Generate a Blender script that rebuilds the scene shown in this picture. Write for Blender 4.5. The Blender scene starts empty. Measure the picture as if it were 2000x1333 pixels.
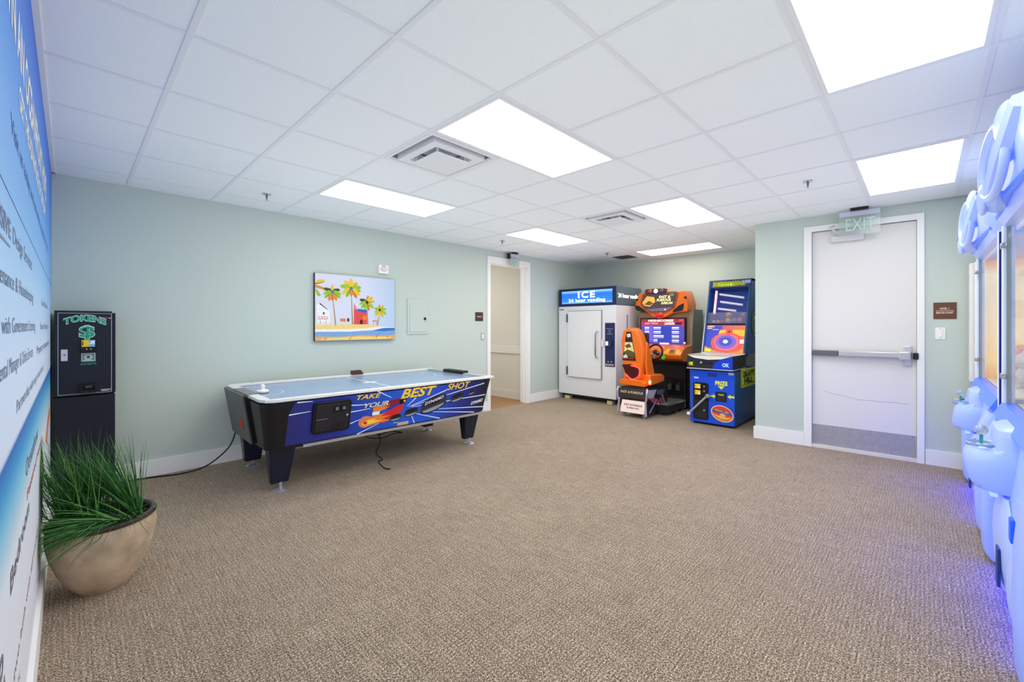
import bpy, bmesh, math, random
from mathutils import Vector, Matrix
R = math.radians
random.seed(7)
S = bpy.context.scene
COL = S.collection

# ---------------------------------------------------------------- camera, world, exposure
cam_d = bpy.data.cameras.new('camera'); cam = bpy.data.objects.new('camera', cam_d); COL.objects.link(cam)
cam.location = (0, 0, 1.353); cam.rotation_euler = (R(90), 0, R(43.97 - 90))
cam_d.sensor_width = 36; cam_d.lens = 833 / 2000 * 36; cam_d.shift_y = -29.5 / 2000
cam_d.clip_start = .02; cam_d.clip_end = 60
S.camera = cam
W = bpy.data.worlds.new('world'); S.world = W; W.use_nodes = True
W.node_tree.nodes['Background'].inputs[0].default_value = (1, .978, .93, 1)
W.node_tree.nodes['Background'].inputs[1].default_value = 1.0
S.view_settings.view_transform = 'Standard'; S.view_settings.look = 'None'
S.view_settings.gamma = 1; S.view_settings.use_curve_mapping = False
S.view_settings.exposure = 0.13
PANEL = 5.4                      # radiance of the ceiling light lenses
AO = .44                         # ambient fill added everywhere, standing in for bounced room light
S.cycles.use_fast_gi = True; S.cycles.fast_gi_method = 'ADD'
W.light_settings.ao_factor = AO; W.light_settings.distance = 1.7
S.cycles.max_bounces = 8; S.cycles.diffuse_bounces = 5; S.cycles.transparent_max_bounces = 12
S.cycles.sample_clamp_indirect = 6

# ---------------------------------------------------------------- materials
def lin(c):
    c = c / 255
    return c / 12.92 if c <= .04045 else ((c + .055) / 1.055) ** 2.4
def L3(c): return (lin(c[0]), lin(c[1]), lin(c[2]), 1)
_m = {}
def M(name, c, rough=.5, metal=0, es=0, ec=None, noise=None, bump=None, trans=0, alpha=1, ior=1.45, coat=0):
    if name in _m: return _m[name]
    m = bpy.data.materials.new(name); m.use_nodes = True
    nt = m.node_tree; b = nt.nodes['Principled BSDF']
    b.inputs['Base Color'].default_value = L3(c); b.inputs['Roughness'].default_value = rough
    b.inputs['Metallic'].default_value = metal; b.inputs['IOR'].default_value = ior
    b.inputs['Transmission Weight'].default_value = trans; b.inputs['Alpha'].default_value = alpha
    b.inputs['Coat Weight'].default_value = coat
    if es:
        b.inputs['Emission Color'].default_value = L3(ec or c); b.inputs['Emission Strength'].default_value = es
    if noise or bump:
        tc = nt.nodes.new('ShaderNodeTexCoord')
    if noise:
        n = nt.nodes.new('ShaderNodeTexNoise'); n.inputs['Scale'].default_value = noise[0]; n.inputs['Detail'].default_value = 4
        nt.links.new(tc.outputs['Object'], n.inputs['Vector'])
        mx = nt.nodes.new('ShaderNodeMixRGB'); mx.blend_type = 'MULTIPLY'; mx.inputs[0].default_value = 1
        mr = nt.nodes.new('ShaderNodeMapRange'); mr.inputs[1].default_value = .3; mr.inputs[2].default_value = .7
        mr.inputs[3].default_value = 1 - noise[1]; mr.inputs[4].default_value = 1
        nt.links.new(n.outputs['Fac'], mr.inputs[0]); nt.links.new(mr.outputs[0], mx.inputs[2])
        mx.inputs[1].default_value = L3(c); nt.links.new(mx.outputs[0], b.inputs['Base Color'])
    if bump:
        n = nt.nodes.new('ShaderNodeTexNoise'); n.inputs['Scale'].default_value = bump[0]; n.inputs['Detail'].default_value = 3
        nt.links.new(tc.outputs['Object'], n.inputs['Vector'])
        bp = nt.nodes.new('ShaderNodeBump'); bp.inputs['Strength'].default_value = bump[1]; bp.inputs['Distance'].default_value = .004
        nt.links.new(n.outputs['Fac'], bp.inputs['Height']); nt.links.new(bp.outputs[0], b.inputs['Normal'])
    _m[name] = m
    return m

def ramp_mat(name, axis, stops, rough=.5, es=0, noise=0):
    """printed colour that runs along one axis of the object (stops: position in metres, colour)"""
    m = bpy.data.materials.new(name); m.use_nodes = True; nt = m.node_tree; b = nt.nodes['Principled BSDF']
    tc = nt.nodes.new('ShaderNodeTexCoord'); sx = nt.nodes.new('ShaderNodeSeparateXYZ'); nt.links.new(tc.outputs['Object'], sx.inputs[0])
    mr = nt.nodes.new('ShaderNodeMapRange'); lo, hi = stops[0][0], stops[-1][0]
    mr.inputs[1].default_value = lo; mr.inputs[2].default_value = hi
    src = sx.outputs[axis]
    if noise:
        n = nt.nodes.new('ShaderNodeTexNoise'); n.inputs['Scale'].default_value = 5; n.inputs['Detail'].default_value = 5
        nt.links.new(tc.outputs['Object'], n.inputs['Vector'])
        ma = nt.nodes.new('ShaderNodeMath'); ma.operation = 'MULTIPLY_ADD'; ma.inputs[1].default_value = noise
        nt.links.new(n.outputs['Fac'], ma.inputs[0]); nt.links.new(src, ma.inputs[2]); src = ma.outputs[0]
    nt.links.new(src, mr.inputs[0])
    cr = nt.nodes.new('ShaderNodeValToRGB'); nt.links.new(mr.outputs[0], cr.inputs[0])
    e = cr.color_ramp.elements
    while len(e) < len(stops): e.new(.5)
    for i, (p, c) in enumerate(stops):
        e[i].position = (p - lo) / (hi - lo); e[i].color = L3(c)
    nt.links.new(cr.outputs[0], b.inputs['Base Color']); b.inputs['Roughness'].default_value = rough
    if es:
        nt.links.new(cr.outputs[0], b.inputs['Emission Color']); b.inputs['Emission Strength'].default_value = es
    return m

def carpet_mat():
    m = bpy.data.materials.new('loop_pile_carpet'); m.use_nodes = True; nt = m.node_tree; b = nt.nodes['Principled BSDF']
    N = nt.nodes.new; K = nt.links.new
    tc = N('ShaderNodeTexCoord')
    def noise(scale, detail=2, sc=(1, 1, 1)):
        mp = N('ShaderNodeMapping'); mp.inputs['Scale'].default_value = sc; K(tc.outputs['Object'], mp.inputs[0])
        n = N('ShaderNodeTexNoise'); n.inputs['Scale'].default_value = scale; n.inputs['Detail'].default_value = detail
        K(mp.outputs[0], n.inputs['Vector']); return n.outputs['Fac']
    fine = noise(150, 3); spk = noise(330, 2); rx = noise(60, 2, (1, .1, 1)); ry = noise(60, 2, (.1, 1, 1)); big = noise(1.6, 3)
    def mul_add(a, k, c):
        x = N('ShaderNodeMath'); x.operation = 'MULTIPLY_ADD'; K(a, x.inputs[0]); x.inputs[1].default_value = k
        if isinstance(c, float): x.inputs[2].default_value = c
        else: K(c, x.inputs[2])
        return x.outputs[0]
    sp = N('ShaderNodeSeparateXYZ'); K(tc.outputs['Object'], sp.inputs[0])
    def rib(ax, period):
        m1 = mul_add(sp.outputs[ax], 6.28319 / period, 0.0)
        x = N('ShaderNodeMath'); x.operation = 'SINE'; K(m1, x.inputs[0]); return x.outputs[0]
    f = mul_add(fine, 2.0, -1.49); f = mul_add(spk, 1.4, f); f = mul_add(rx, .26, f); f = mul_add(ry, .2, f); f = mul_add(big, .1, f)
    f = mul_add(rib(0, .017), .035, f); f = mul_add(rib(1, .017), .045, f)
    cr = N('ShaderNodeValToRGB'); K(f, cr.inputs[0]); e = cr.color_ramp.elements
    e[0].position = .12; e[0].color = L3((54, 43, 35)); e[1].position = .95; e[1].color = L3((222, 205, 183))
    k = e.new(.5); k.color = L3((126, 110, 94))
    K(cr.outputs[0], b.inputs['Base Color']); b.inputs['Roughness'].default_value = .95; b.inputs['Specular IOR Level'].default_value = .1
    b.inputs['Sheen Tint'].default_value = L3((226, 205, 180)); b.inputs['Sheen Weight'].default_value = .34; b.inputs['Sheen Roughness'].default_value = .5
    bp = N('ShaderNodeBump'); bp.inputs['Strength'].default_value = .5; bp.inputs['Distance'].default_value = .004
    K(fine, bp.inputs['Height']); K(bp.outputs[0], b.inputs['Normal'])
    return m

WALL = M('sage_wall_paint', (193, 205, 196), .75, bump=(90, .08))
TRIMW = M('white_trim_paint', (236, 236, 234), .4)
DOORW = M('white_door_paint', (220, 219, 216), .5)
TILE = M('mineral_fibre_tile', (235, 240, 240), .95, noise=(200, .11), bump=(240, .35))
TEE = M('white_grid_steel', (222, 224, 226), .5)
WHITE = M('white_plastic', (238, 238, 236), .4)
BLACK = M('black_plastic', (16, 16, 18), .4)
DARK = M('charcoal_laminate', (34, 34, 38), .45)
GREY = M('grey_plastic', (120, 122, 124), .45)
CHROME = M('chrome', (215, 215, 218), .18, 1)
STEEL = M('brushed_steel', (178, 179, 182), .42, .35, noise=(30, .14))
BEIGE = M('beige_corridor_paint', (206, 202, 192), .8)
LENS = M('prismatic_light_lens', (255, 255, 255), .5, es=PANEL, ec=(255, 251, 239))
PLUM = M('brown_sign_plastic', (104, 66, 50), .5)
CREAM = M('cream_print', (240, 226, 200), .6)
NAVY = M('navy_steel', (27, 29, 42), .38)
GREENP = M('green_print', (38, 160, 128), .5)
PALEP = M('pale_green_print', (190, 225, 210), .5)
WPRINT = M('white_print', (240, 240, 240), .6)
GLASS = M('clear_glass', (235, 245, 242), .03, trans=1, alpha=.25)
YEL = M('yellow_print', (246, 200, 40), .5)
BLK = M('black_print', (14, 14, 16), .6)
ORANGE = M('orange_fibreglass', (232, 110, 22), .28, coat=.4)
REDP = M('red_print', (214, 52, 44), .5)
CABLE = M('black_cable_rubber', (20, 20, 20), .6)

# ---------------------------------------------------------------- mesh helpers
class F:      # a flat frame: origin, two axes, outward normal
    def __init__(s, o, ux, uy):
        s.o = Vector(o); s.x = Vector(ux).normalized(); s.y = Vector(uy).normalized(); s.n = s.x.cross(s.y)
    def __call__(s, a, b, c=0): return s.o + s.x * a + s.y * b + s.n * c
W3 = F((0, 0, 0), (1, 0, 0), (0, 1, 0))

class MB:
    def __init__(s): s.v = []; s.f = []; s.mi = []; s.sm = []
    def add(s, vs, fs, mi=0, smooth=False):
        k = len(s.v); s.v += [tuple(v) for v in vs]
        for f in fs: s.f.append([k + i for i in f]); s.mi.append(mi); s.sm.append(smooth)
        return s
    def box(s, x0, x1, y0, y1, z0, z1, mi=0, fr=W3):
        vs = [fr(x, y, z) for z in (z0, z1) for y in (y0, y1) for x in (x0, x1)]
        return s.add(vs, [(0, 2, 3, 1), (4, 5, 7, 6), (0, 1, 5, 4), (2, 6, 7, 3), (0, 4, 6, 2), (1, 3, 7, 5)], mi)
    def prism(s, pts, c0, c1, fr=W3, mi=0, top=None, smooth=False):
        """polygon in the frame, drawn out along its normal; top: other outline at c1"""
        n = len(pts); top = top or pts
        vs = [fr(a, b, c0) for a, b in pts] + [fr(a, b, c1) for a, b in top]
        s.add(vs, [tuple(range(n))[::-1], tuple(range(n, 2 * n))], mi)
        k = len(s.v) - 2 * n
        for i in range(n):
            j = (i + 1) % n; s.f.append([k + i, k + j, k + n + j, k + n + i]); s.mi.append(mi); s.sm.append(smooth)
        return s
    def loft(s, rings, cap=True, mi=0, smooth=True, close=True):
        n = len(rings[0]); vs = [p for r in rings for p in r]; fs = []
        for q in range(len(rings) - 1):
            for i in range(n if close else n - 1):
                j = (i + 1) % n; fs.append((q * n + i, q * n + j, (q + 1) * n + j, (q + 1) * n + i))
        s.add(vs, fs, mi, smooth)
        if cap:
            k = len(s.v) - len(vs)
            s.f += [[k + i for i in range(n)][::-1], [k + len(vs) - n + i for i in range(n)]]; s.mi += [mi, mi]; s.sm += [False, False]
        return s
    def lathe(s, prof, c=(0, 0, 0), n=24, fr=W3, mi=0, cap=True, sy=1):
        rings = [[fr(c[0] + r * math.cos(6.28319 * i / n), c[1] + sy * r * math.sin(6.28319 * i / n), c[2] + z) for i in range(n)] for r, z in prof]
        return s.loft(rings, cap, mi)
    def tube(s, path, r, n=8, mi=0, closed=False):
        P = [Vector(p) for p in path]; rings = []; N = len(P); up = None
        for i, p in enumerate(P):
            d = (P[(i + 1) % N] - P[i - 1]) if closed else (P[min(i + 1, N - 1)] - P[max(i - 1, 0)])
            d.normalize()
            if up is None or abs(up.dot(d)) > .98:
                up = Vector((0, 0, 1)) if abs(d.z) < .9 else Vector((1, 0, 0))
            a = d.cross(up).normalized(); b = a.cross(d).normalized(); up = b
            rr = r[i] if isinstance(r, (list, tuple)) else r
            rings.append([p + (a * math.cos(6.28319 * k / n) + b * math.sin(6.28319 * k / n)) * rr for k in range(n)])
        if closed: rings.append(rings[0])
        return s.loft(rings, not closed, mi)
    def ball(s, c, r, n=14, mi=0, fr=W3):
        rx, ry, rz = r if isinstance(r, tuple) else (r, r, r)
        rings = []
        for q in range(1, 8):
            t = math.pi * q / 8
            rings.append([fr(c[0] + rx * math.sin(t) * math.cos(6.28319 * i / n), c[1] + ry * math.sin(t) * math.sin(6.28319 * i / n), c[2] - rz * math.cos(t)) for i in range(n)])
        return s.loft(rings, True, mi)
    def ring(s, x0, x1, y0, y1, w, c0, c1, fr=W3, mi=0, inner=None):
        """a rectangular frame of one piece"""
        w2 = inner if inner is not None else w
        o = [(x0, y0), (x1, y0), (x1, y1), (x0, y1)]
        def ins(k): return [(x0 + k, y0 + k), (x1 - k, y0 + k), (x1 - k, y1 - k), (x0 + k, y1 - k)]
        A = [fr(a, b, c0) for a, b in o] + [fr(a, b, c0) for a, b in ins(w)] + [fr(a, b, c1) for a, b in o] + [fr(a, b, c1) for a, b in ins(w2)]
        fs = []
        for i in range(4):
            j = (i + 1) % 4
            fs += [(i, 4 + i, 4 + j, j), (8 + i, 8 + j, 12 + j, 12 + i), (i, j, 8 + j, 8 + i), (4 + i, 12 + i, 12 + j, 4 + j)]
        return s.add(A, fs, mi)
    def poly(s, pts, c, fr, mi=0): return s.add([fr(a, b, c) for a, b in pts], [tuple(range(len(pts)))], mi)

def mesh(name, mb, mats, off=(0, 0, 0), sharp=40):
    me = bpy.data.meshes.new(name); o = Vector(off)
    me.from_pydata([Vector(v) - o for v in mb.v], [], mb.f)
    for m in (mats if isinstance(mats, (list, tuple)) else [mats]): me.materials.append(m)
    me.polygons.foreach_set('material_index', mb.mi); me.polygons.foreach_set('use_smooth', mb.sm)
    bm = bmesh.new(); bm.from_mesh(me); bmesh.ops.recalc_face_normals(bm, faces=[f for f in bm.faces]); bm.to_mesh(me); bm.free()
    if any(mb.sm): me.set_sharp_from_angle(angle=R(sharp))
    me.update(); return me

def tag(o, label=None, cat=None, group=None, kind=None):
    for k, v in (('label', label), ('category', cat), ('group', group), ('kind', kind)):
        if v: o[k] = v
    return o
def obj(name, mb, mats, parent=None, bevel=None, kind=None, label=None, flat=False):
    """mb in the parent's own coordinates; parent.w holds the parent's world place when mb is in world coordinates"""
    off = tuple(parent['_o']) if (parent is not None and '_o' in parent) else (0, 0, 0)
    o = bpy.data.objects.new(name, mesh(name, mb, mats, off)); COL.objects.link(o)
    if parent is not None: o.parent = parent; o['_o'] = off
    if bevel:
        b = o.modifiers.new('bevel', 'BEVEL'); b.width = bevel; b.segments = 3; b.limit_method = 'ANGLE'; b.angle_limit = R(35)
        for p in o.data.polygons: p.use_smooth = True
        o.data.set_sharp_from_angle(angle=R(50))
        b.harden_normals = False
    return tag(o, label, kind=kind)
def thing(name, label, cat, loc=(0, 0, 0), group=None, rz=0, world=True):
    """an Empty at the thing's base; with world=True its parts are written in world coordinates"""
    o = bpy.data.objects.new(name, None); COL.objects.link(o); o.location = loc; o.rotation_euler = (0, 0, R(rz)); o.empty_display_size = .1
    if world: o['_o'] = tuple(loc)
    return tag(o, label, cat, group)
def solo(name, mb, mats, label, cat, group=None, bevel=None, loc=(0, 0, 0), kind=None):
    o = bpy.data.objects.new(name, mesh(name, mb, mats, loc)); COL.objects.link(o); o.location = loc; o['_o'] = tuple(loc)
    if bevel:
        b = o.modifiers.new('bevel', 'BEVEL'); b.width = bevel; b.segments = 3; b.limit_method = 'ANGLE'; b.angle_limit = R(35)
    return tag(o, label, cat, group, kind)
def struct(name, mb, mats, bevel=None):
    o = obj(name, mb, mats, bevel=bevel); o['_o'] = (0, 0, 0); o['kind'] = 'structure'; return o

_txt = {}
def text_mesh(s, bold, shear, sp):
    key = (s, bold, shear, sp)
    if key not in _txt:
        cu = bpy.data.curves.new('t', 'FONT'); cu.body = s; cu.size = 1; cu.resolution_u = 3; cu.offset = bold; cu.shear = shear
        cu.fill_mode = 'FRONT'; cu.space_character = sp
        ob = bpy.data.objects.new('t', cu); me = bpy.data.meshes.new_from_object(ob)
        vs = [v.co.copy() for v in me.vertices]; fs = [list(p.vertices) for p in me.polygons]
        bpy.data.objects.remove(ob); bpy.data.curves.remove(cu); bpy.data.meshes.remove(me)
        _txt[key] = (vs, fs)
    return _txt[key]
def text(parent, s, mat, fr, a, b, h, w=None, c=.0012, bold=.02, shear=0, sp=1, name='lettering', arc=None, slope=0, mb=None, mi=0, outline=None):
    """flat lettering: a, b = left end and baseline, h = cap height, w = width"""
    vs, fs = text_mesh(s, bold, shear, sp)
    x0 = min(v.x for v in vs); x1 = max(v.x for v in vs)
    k = h / .69; kx = (w / (x1 - x0)) if w else k
    out = []
    for v in vs:
        x = (v.x - x0) * kx; y = v.y * k
        if arc:
            t = (x / w - .5) * 2; y = y + arc * (1 - t * t)
        out.append(fr(a + x, b + y + slope * x, c))
    if mb is None:
        m = MB(); m.add(out, fs); o = obj(name, m, mat, parent); return o
    mb.add(out, fs, mi)
def disc(a, b, ra, rb=None, n=20, t0=0, t1=360): 
    rb = rb or ra
    return [(a + ra * math.cos(R(t0 + (t1 - t0) * i / n)), b + rb * math.sin(R(t0 + (t1 - t0) * i / n))) for i in range(n if t1 - t0 == 360 else n + 1)]
def rect(a0, a1, b0, b1): return [(a0, b0), (a1, b0), (a1, b1), (a0, b1)]
def line(p, q, w):
    d = Vector((q[0] - p[0], q[1] - p[1])); d.normalize(); n = Vector((-d.y, d.x)) * w / 2
    return [(p[0] + n.x, p[1] + n.y), (p[0] - n.x, p[1] - n.y), (q[0] - n.x * .4, q[1] - n.y * .4), (q[0] + n.x * .4, q[1] + n.y * .4)]
def printed(name, parent, fr, shapes, c=.001, label=None):
    """flat print: coloured shapes laid on a surface, one mesh"""
    mats = []; mb = MB()
    for i, (m, pts) in enumerate(shapes):
        if m not in mats: mats.append(m)
        mb.poly(pts, c + i * .00006, fr, mats.index(m))
    return obj(name, mb, mats, parent, kind=None, label=label)
def rrect(a0, a1, b0, b1, r, n=5):
    out = []
    for cx, cy, t in ((a1 - r, b1 - r, 0), (a0 + r, b1 - r, 90), (a0 + r, b0 + r, 180), (a1 - r, b0 + r, 270)):
        out += [(cx + r * math.cos(R(t + 90 * i / n)), cy + r * math.sin(R(t + 90 * i / n))) for i in range(n + 1)]
    return out

# ---------------------------------------------------------------- room shell
H = 2.575; XL, YB, XF, YA, YR = -.103, 5.0, 7.42, 1.464, -1.45
floor = struct('floor', MB().box(XL - .1, XF + .1, YR - .1, 7.8, -.1, 0), carpet_mat())
struct('wall_left', MB().box(XL - .12, XL, YR - .1, YB + .14, 0, H + .1), WALL)
DX0, DX1, DZ = 4.675, 5.56, 2.372
struct('wall_back', MB().add([(XL, YB, 0), (DX0, YB, 0), (DX0, YB, DZ), (DX1, YB, DZ), (DX1, YB, 0), (XF, YB, 0), (XF, YB, H + .1), (XL, YB, H + .1)] +
       [(XL, YB + .14, 0), (DX0, YB + .14, 0), (DX0, YB + .14, DZ), (DX1, YB + .14, DZ), (DX1, YB + .14, 0), (XF, YB + .14, 0), (XF, YB + .14, H + .1), (XL, YB + .14, H + .1)],
       [(0, 1, 2, 7), (2, 3, 6, 7), (3, 4, 5, 6), (8, 15, 10, 9), (10, 15, 14, 11), (11, 14, 13, 12), (1, 9, 10, 2), (2, 10, 11, 3), (3, 11, 12, 4), (0, 7, 15, 8), (5, 13, 14, 6), (6, 14, 15, 7)]), WALL)
struct('wall_far', MB().box(XF, XF + .1, YA - .1, YB + .14, 0, H + .1), WALL)
struct('wall_alcove', MB().box(5.95, XF, YA - .12, YA, 0, H + .1), WALL)
struct('wall_behind', MB().box(XL - .1, 6.1, YR - .1, YR, 0, H + .1), WALL)
# the door wall runs a little out of square: a frame of its own (x along the wall towards the right, y up, normal into the room)
DW = F((5.757, YA, 0), (.0459, -.99895, 0), (0, 0, 1))     # a = distance from the alcove corner
d0, d1, dz = .563, 1.419, 2.405
def wall_with_hole(fr, a0, a1, h0, h1, hz, top, t):
    v = [(a0, 0), (h0, 0), (h0, hz), (h1, hz), (h1, 0), (a1, 0), (a1, top), (a0, top)]
    m = MB(); m.add([fr(a, b, 0) for a, b in v] + [fr(a, b, -t) for a, b in v],
        [(0, 1, 2, 7), (2, 3, 6, 7), (3, 4, 5, 6), (8, 15, 10, 9), (10, 15, 14, 11), (11, 14, 13, 12), (1, 9, 10, 2), (2, 10, 11, 3), (3, 11, 12, 4), (0, 7, 15, 8), (5, 13, 14, 6), (6, 14, 15, 7)])
    return m
struct('wall_right', wall_with_hole(DW, 0, 2.95, d0, d1, dz, H + .1, .2), WALL)
# baseboards
BH = .145
struct('baseboard_back', MB().box(XL + .015, DX0 - .07, YB - .016, YB, 0, BH), TRIMW)
struct('baseboard_back_far', MB().box(DX1 + .075, XF, YB - .016, YB, 0, BH), TRIMW)
struct('baseboard_left', MB().box(XL, XL + .016, YR, YB, 0, BH), TRIMW)
struct('baseboard_far', MB().box(XF - .016, XF, YA, YB - .016, 0, BH), TRIMW)
struct('baseboard_right', MB().box(-.016, d0 - .075, 0, BH, 0, .016, fr=DW), TRIMW)
struct('baseboard_right_near', MB().box(d1 + .06, 2.9, 0, BH, 0, .016, fr=DW), TRIMW)

# ceiling: slab, grid, tiles
ceil = struct('ceiling', MB().box(XL - .1, XF + .1, YR - .1, YB + .1, H + .05, H + .12), TILE)
T = .6096
def gx(u): return (u + .5735) * T
def gy(v): return (3.638 - v) * T
lights = {(2, 0): 1, (3, 0): 1, (2, -3): 1, (3, -3): 1, (6, -3): 1, (7, -3): 1, (6, 0): 1, (7, 0): 1, (2, 3): 1, (3, 3): 1, (6, 3): 1, (7, 3): 1, (10, -2): 1, (10, -1): 1}
vents = {(2, -1): 1, (6, -1): 1}
tm = {}
for u in range(-1, 12):
    for v in range(-5, 6):
        if (u, v) in lights or (u, v) in vents: continue
        x0, x1, y1, y0 = max(gx(u), XL), min(gx(u + 1), XF), min(gy(v), YB), max(gy(v + 1), YR)
        if u >= 9: y0 = max(y0, YA)
        if u == 8 and y1 < YA: x1 = min(x1, 5.82)
        if x1 - x0 < .03 or y1 - y0 < .03: continue
        e = .009
        w, d = round(x1 - x0 - 2 * e, 3), round(y1 - y0 - 2 * e, 3)
        if (w, d) not in tm:
            tm[(w, d)] = mesh('ceiling_tile', MB().box(0, w, 0, d, 0, .016), TILE)
        o = bpy.data.objects.new('ceiling_tile', tm[(w, d)]); COL.objects.link(o); o.parent = ceil
        o.location = (x0 + e, y0 + e, H + .0028 + random.uniform(-.0008, .0008))
for u in range(0, 12):
    y0 = YA if u >= 9 else YR
    obj('grid_bar', MB().box(gx(u) - .012, gx(u) + .012, y0, YB, H - .001, H + .03), TEE, ceil)
for v in range(-4, 6):
    x1 = XF if gy(v) > YA else 5.8
    obj('grid_bar', MB().box(XL, x1, gy(v) - .012, gy(v) + .012, H, H + .03), TEE, ceil)
for n, b in (('trim_1', (XL, XL + .022, YR, YB)), ('trim_2', (XL, XF, YB - .022, YB)), ('trim_3', (XF - .022, XF, YA, YB))):
    struct(n, MB().box(*b, H - .002, H + .02), TEE)

def troffer(u0, u1, v0, v1, label):
    x0, x1, y0, y1 = gx(u0) + .012, gx(u1) - .012, gy(v1) + .012, gy(v0) - .012
    t = thing('ceiling_light', label, 'ceiling light', ((x0 + x1) / 2, (y0 + y1) / 2, H), 'fluorescent panels in the ceiling grid')
    obj('frame', MB().ring(x0, x1, y0, y1, .02, H - .004, H + .012), TEE, t)
    obj('housing', MB().box(x0 + .004, x1 - .004, y0 + .004, y1 - .004, H + .014, H + .07), WHITE, t)
    obj('diffuser', MB().box(x0 + .018, x1 - .018, y0 + .018, y1 - .018, H - .001, H + .012), LENS, t)
troffer(2, 4, 0, 1, 'long bright ceiling light panel right of the larger air vent')
troffer(2, 4, -3, -2, 'bright ceiling light panel above the beach picture, next to the green wall')
troffer(6, 8, -3, -2, 'small looking ceiling light panel nearest the open doorway')
troffer(6, 8, 0, 1, 'ceiling light panel beside the smaller air vent')
troffer(2, 4, 3, 4, 'largest ceiling light panel, cut off by the top edge of the photo')
troffer(6, 8, 3, 4, 'ceiling light panel in front of the white exit door')
troffer(10, 11, -2, 0, 'farthest ceiling light panel, above the racing game')

def diffuser(u, v, label):
    x0, x1, y0, y1 = gx(u) + .012, gx(u + 1) - .012, gy(v + 1) + .012, gy(v) - .012
    cx, cy = (x0 + x1) / 2, (y0 + y1) / 2
    t = thing('air_vent', label, 'air vent', (cx, cy, H), 'square supply air vents')
    obj('flange', MB().ring(x0, x1, y0, y1, .026, H - .004, H + .01, inner=.034), TEE, t)
    obj('duct_box', MB().ring(x0 + .026, x1 - .026, y0 + .026, y1 - .026, .01, H + .01, H + .12, inner=.09).box(x0 + .026, x1 - .026, y0 + .026, y1 - .026, H + .12, H + .124), M('duct_grey', (112, 114, 118), .6), t)
    obj('duct_opening', MB().lathe([(.16, 0), (.16, .01)], (cx, cy, H + .105)), BLACK, t)
    obj('louver', MB().ring(x0 + .07, x1 - .07, y0 + .07, y1 - .07, .06, H - .016, H + .035, inner=.085), TEE, t)
    obj('center_plate', MB().box(cx - .14, cx + .14, cy - .14, cy + .14, H - .036, H - .029), TEE, t, bevel=.003)
    for sx, sy in ((-1, -1), (1, -1), (1, 1), (-1, 1)):
        obj('bracket', MB().box(cx + sx * .12 - .006, cx + sx * .12 + .006, cy + sy * .12 - .006, cy + sy * .12 + .006, H - .03, H + .06), TEE, t)
diffuser(2, -1, 'larger looking square air vent left of the long light panel')
diffuser(6, -1, 'smaller looking square air vent near the middle of the ceiling')
gt = thing('return_grille', 'dark grey return air grille in the ceiling above the ice machine', 'air vent', (6.87, 3.81, H))
obj('frame', MB().ring(6.62, 7.04, 3.62, 4.0, .025, H - .005, H + .004), TEE, gt)
obj('core', MB().box(6.64, 7.02, 3.64, 3.98, H - .001, H + .003), M('dark_mesh', (64, 64, 66), .7), gt)
for i in range(9):
    obj('fin', MB().box(6.645, 7.015, 3.66 + i * .038, 3.664 + i * .038, H - .006, H - .001), M('fin_grey', (88, 88, 90), .6), gt)
for x, y, lb in ((1.269, 4.389, 'small ceiling sprinkler left of the light panel over the beach picture'), (4.337, .704, 'small ceiling sprinkler in front of the exit sign over the white door'),
             (4.316, 4.358, 'small ceiling sprinkler near the open doorway'), (6.27, 3.825, 'small ceiling sprinkler beside the dark return grille')):
    t = thing('sprinkler', lb, 'sprinkler', (x, y, H), 'ceiling sprinklers')
    obj('escutcheon', MB().lathe([(.038, .004), (.036, -.004), (.014, -.008)], (x, y, H)), CHROME, t)
    obj('body', MB().lathe([(.009, 0), (.009, -.02), (.006, -.03), (.004, -.048)], (x, y, H - .006), 10), GREY, t)
    obj('deflector', MB().lathe([(.017, 0), (.017, -.003)], (x, y, H - .052), 12), CHROME, t)

# ---------------------------------------------------------------- open doorway in the back wall and the corridor beyond
dr = struct('door_1', MB().box(DX0, DX0 + .012, YB - .004, YB + .145, 0, DZ), TRIMW)
obj('jamb', MB().box(DX1 - .012, DX1, YB - .004, YB + .145, 0, DZ), TRIMW, dr)
obj('door_head', MB().box(DX0, DX1, YB - .004, YB + .145, DZ - .012, DZ), TRIMW, dr)
obj('stop', MB().box(DX1 - .026, DX1 - .012, YB + .05, YB + .085, 0, DZ - .012), TRIMW, dr)
obj('casing', MB().add([F((0, YB, 0), (1, 0, 0), (0, 0, 1))(a, b, c) for c in (0, .018) for a, b in ((DX0 - .068, 0), (DX0, 0), (DX0, DZ), (DX1, DZ), (DX1, 0), (DX1 + .07, 0), (DX1 + .07, DZ + .1), (DX0 - .068, DZ + .1))],
    [(0, 1, 2, 7), (2, 3, 6, 7), (3, 4, 5, 6), (8, 15, 10, 9), (10, 15, 14, 11), (11, 14, 13, 12), (1, 9, 10, 2), (2, 10, 11, 3), (3, 11, 12, 4), (0, 7, 15, 8), (5, 13, 14, 6), (6, 14, 15, 7)]), TRIMW, dr, bevel=.004)
struct('wall_corridor_right', MB().box(5.70, 5.8, YB + .14, 7.6, 0, 2.7), BEIGE)
struct('wall_corridor_left', MB().box(4.0, 4.1, YB + .14, 7.6, 0, 2.7), BEIGE)
struct('wall_corridor_end', MB().box(4.0, 5.8, 7.6, 7.7, 0, 2.7), BEIGE)
struct('floor_corridor', MB().box(4.1, 5.7, YB + .06, 7.6, 0, .004), M('corridor_carpet', (168, 128, 90), .95, noise=(120, .35)))
struct('ceiling_corridor', MB().box(4.0, 5.8, YB + .14, 7.7, 2.62, 2.7), TILE)
struct('trim_4', MB().box(5.675, 5.70, YB + .14, 7.6, .84, .985), M('corridor_rail_paint', (214, 212, 204), .5), bevel=.006)
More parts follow.
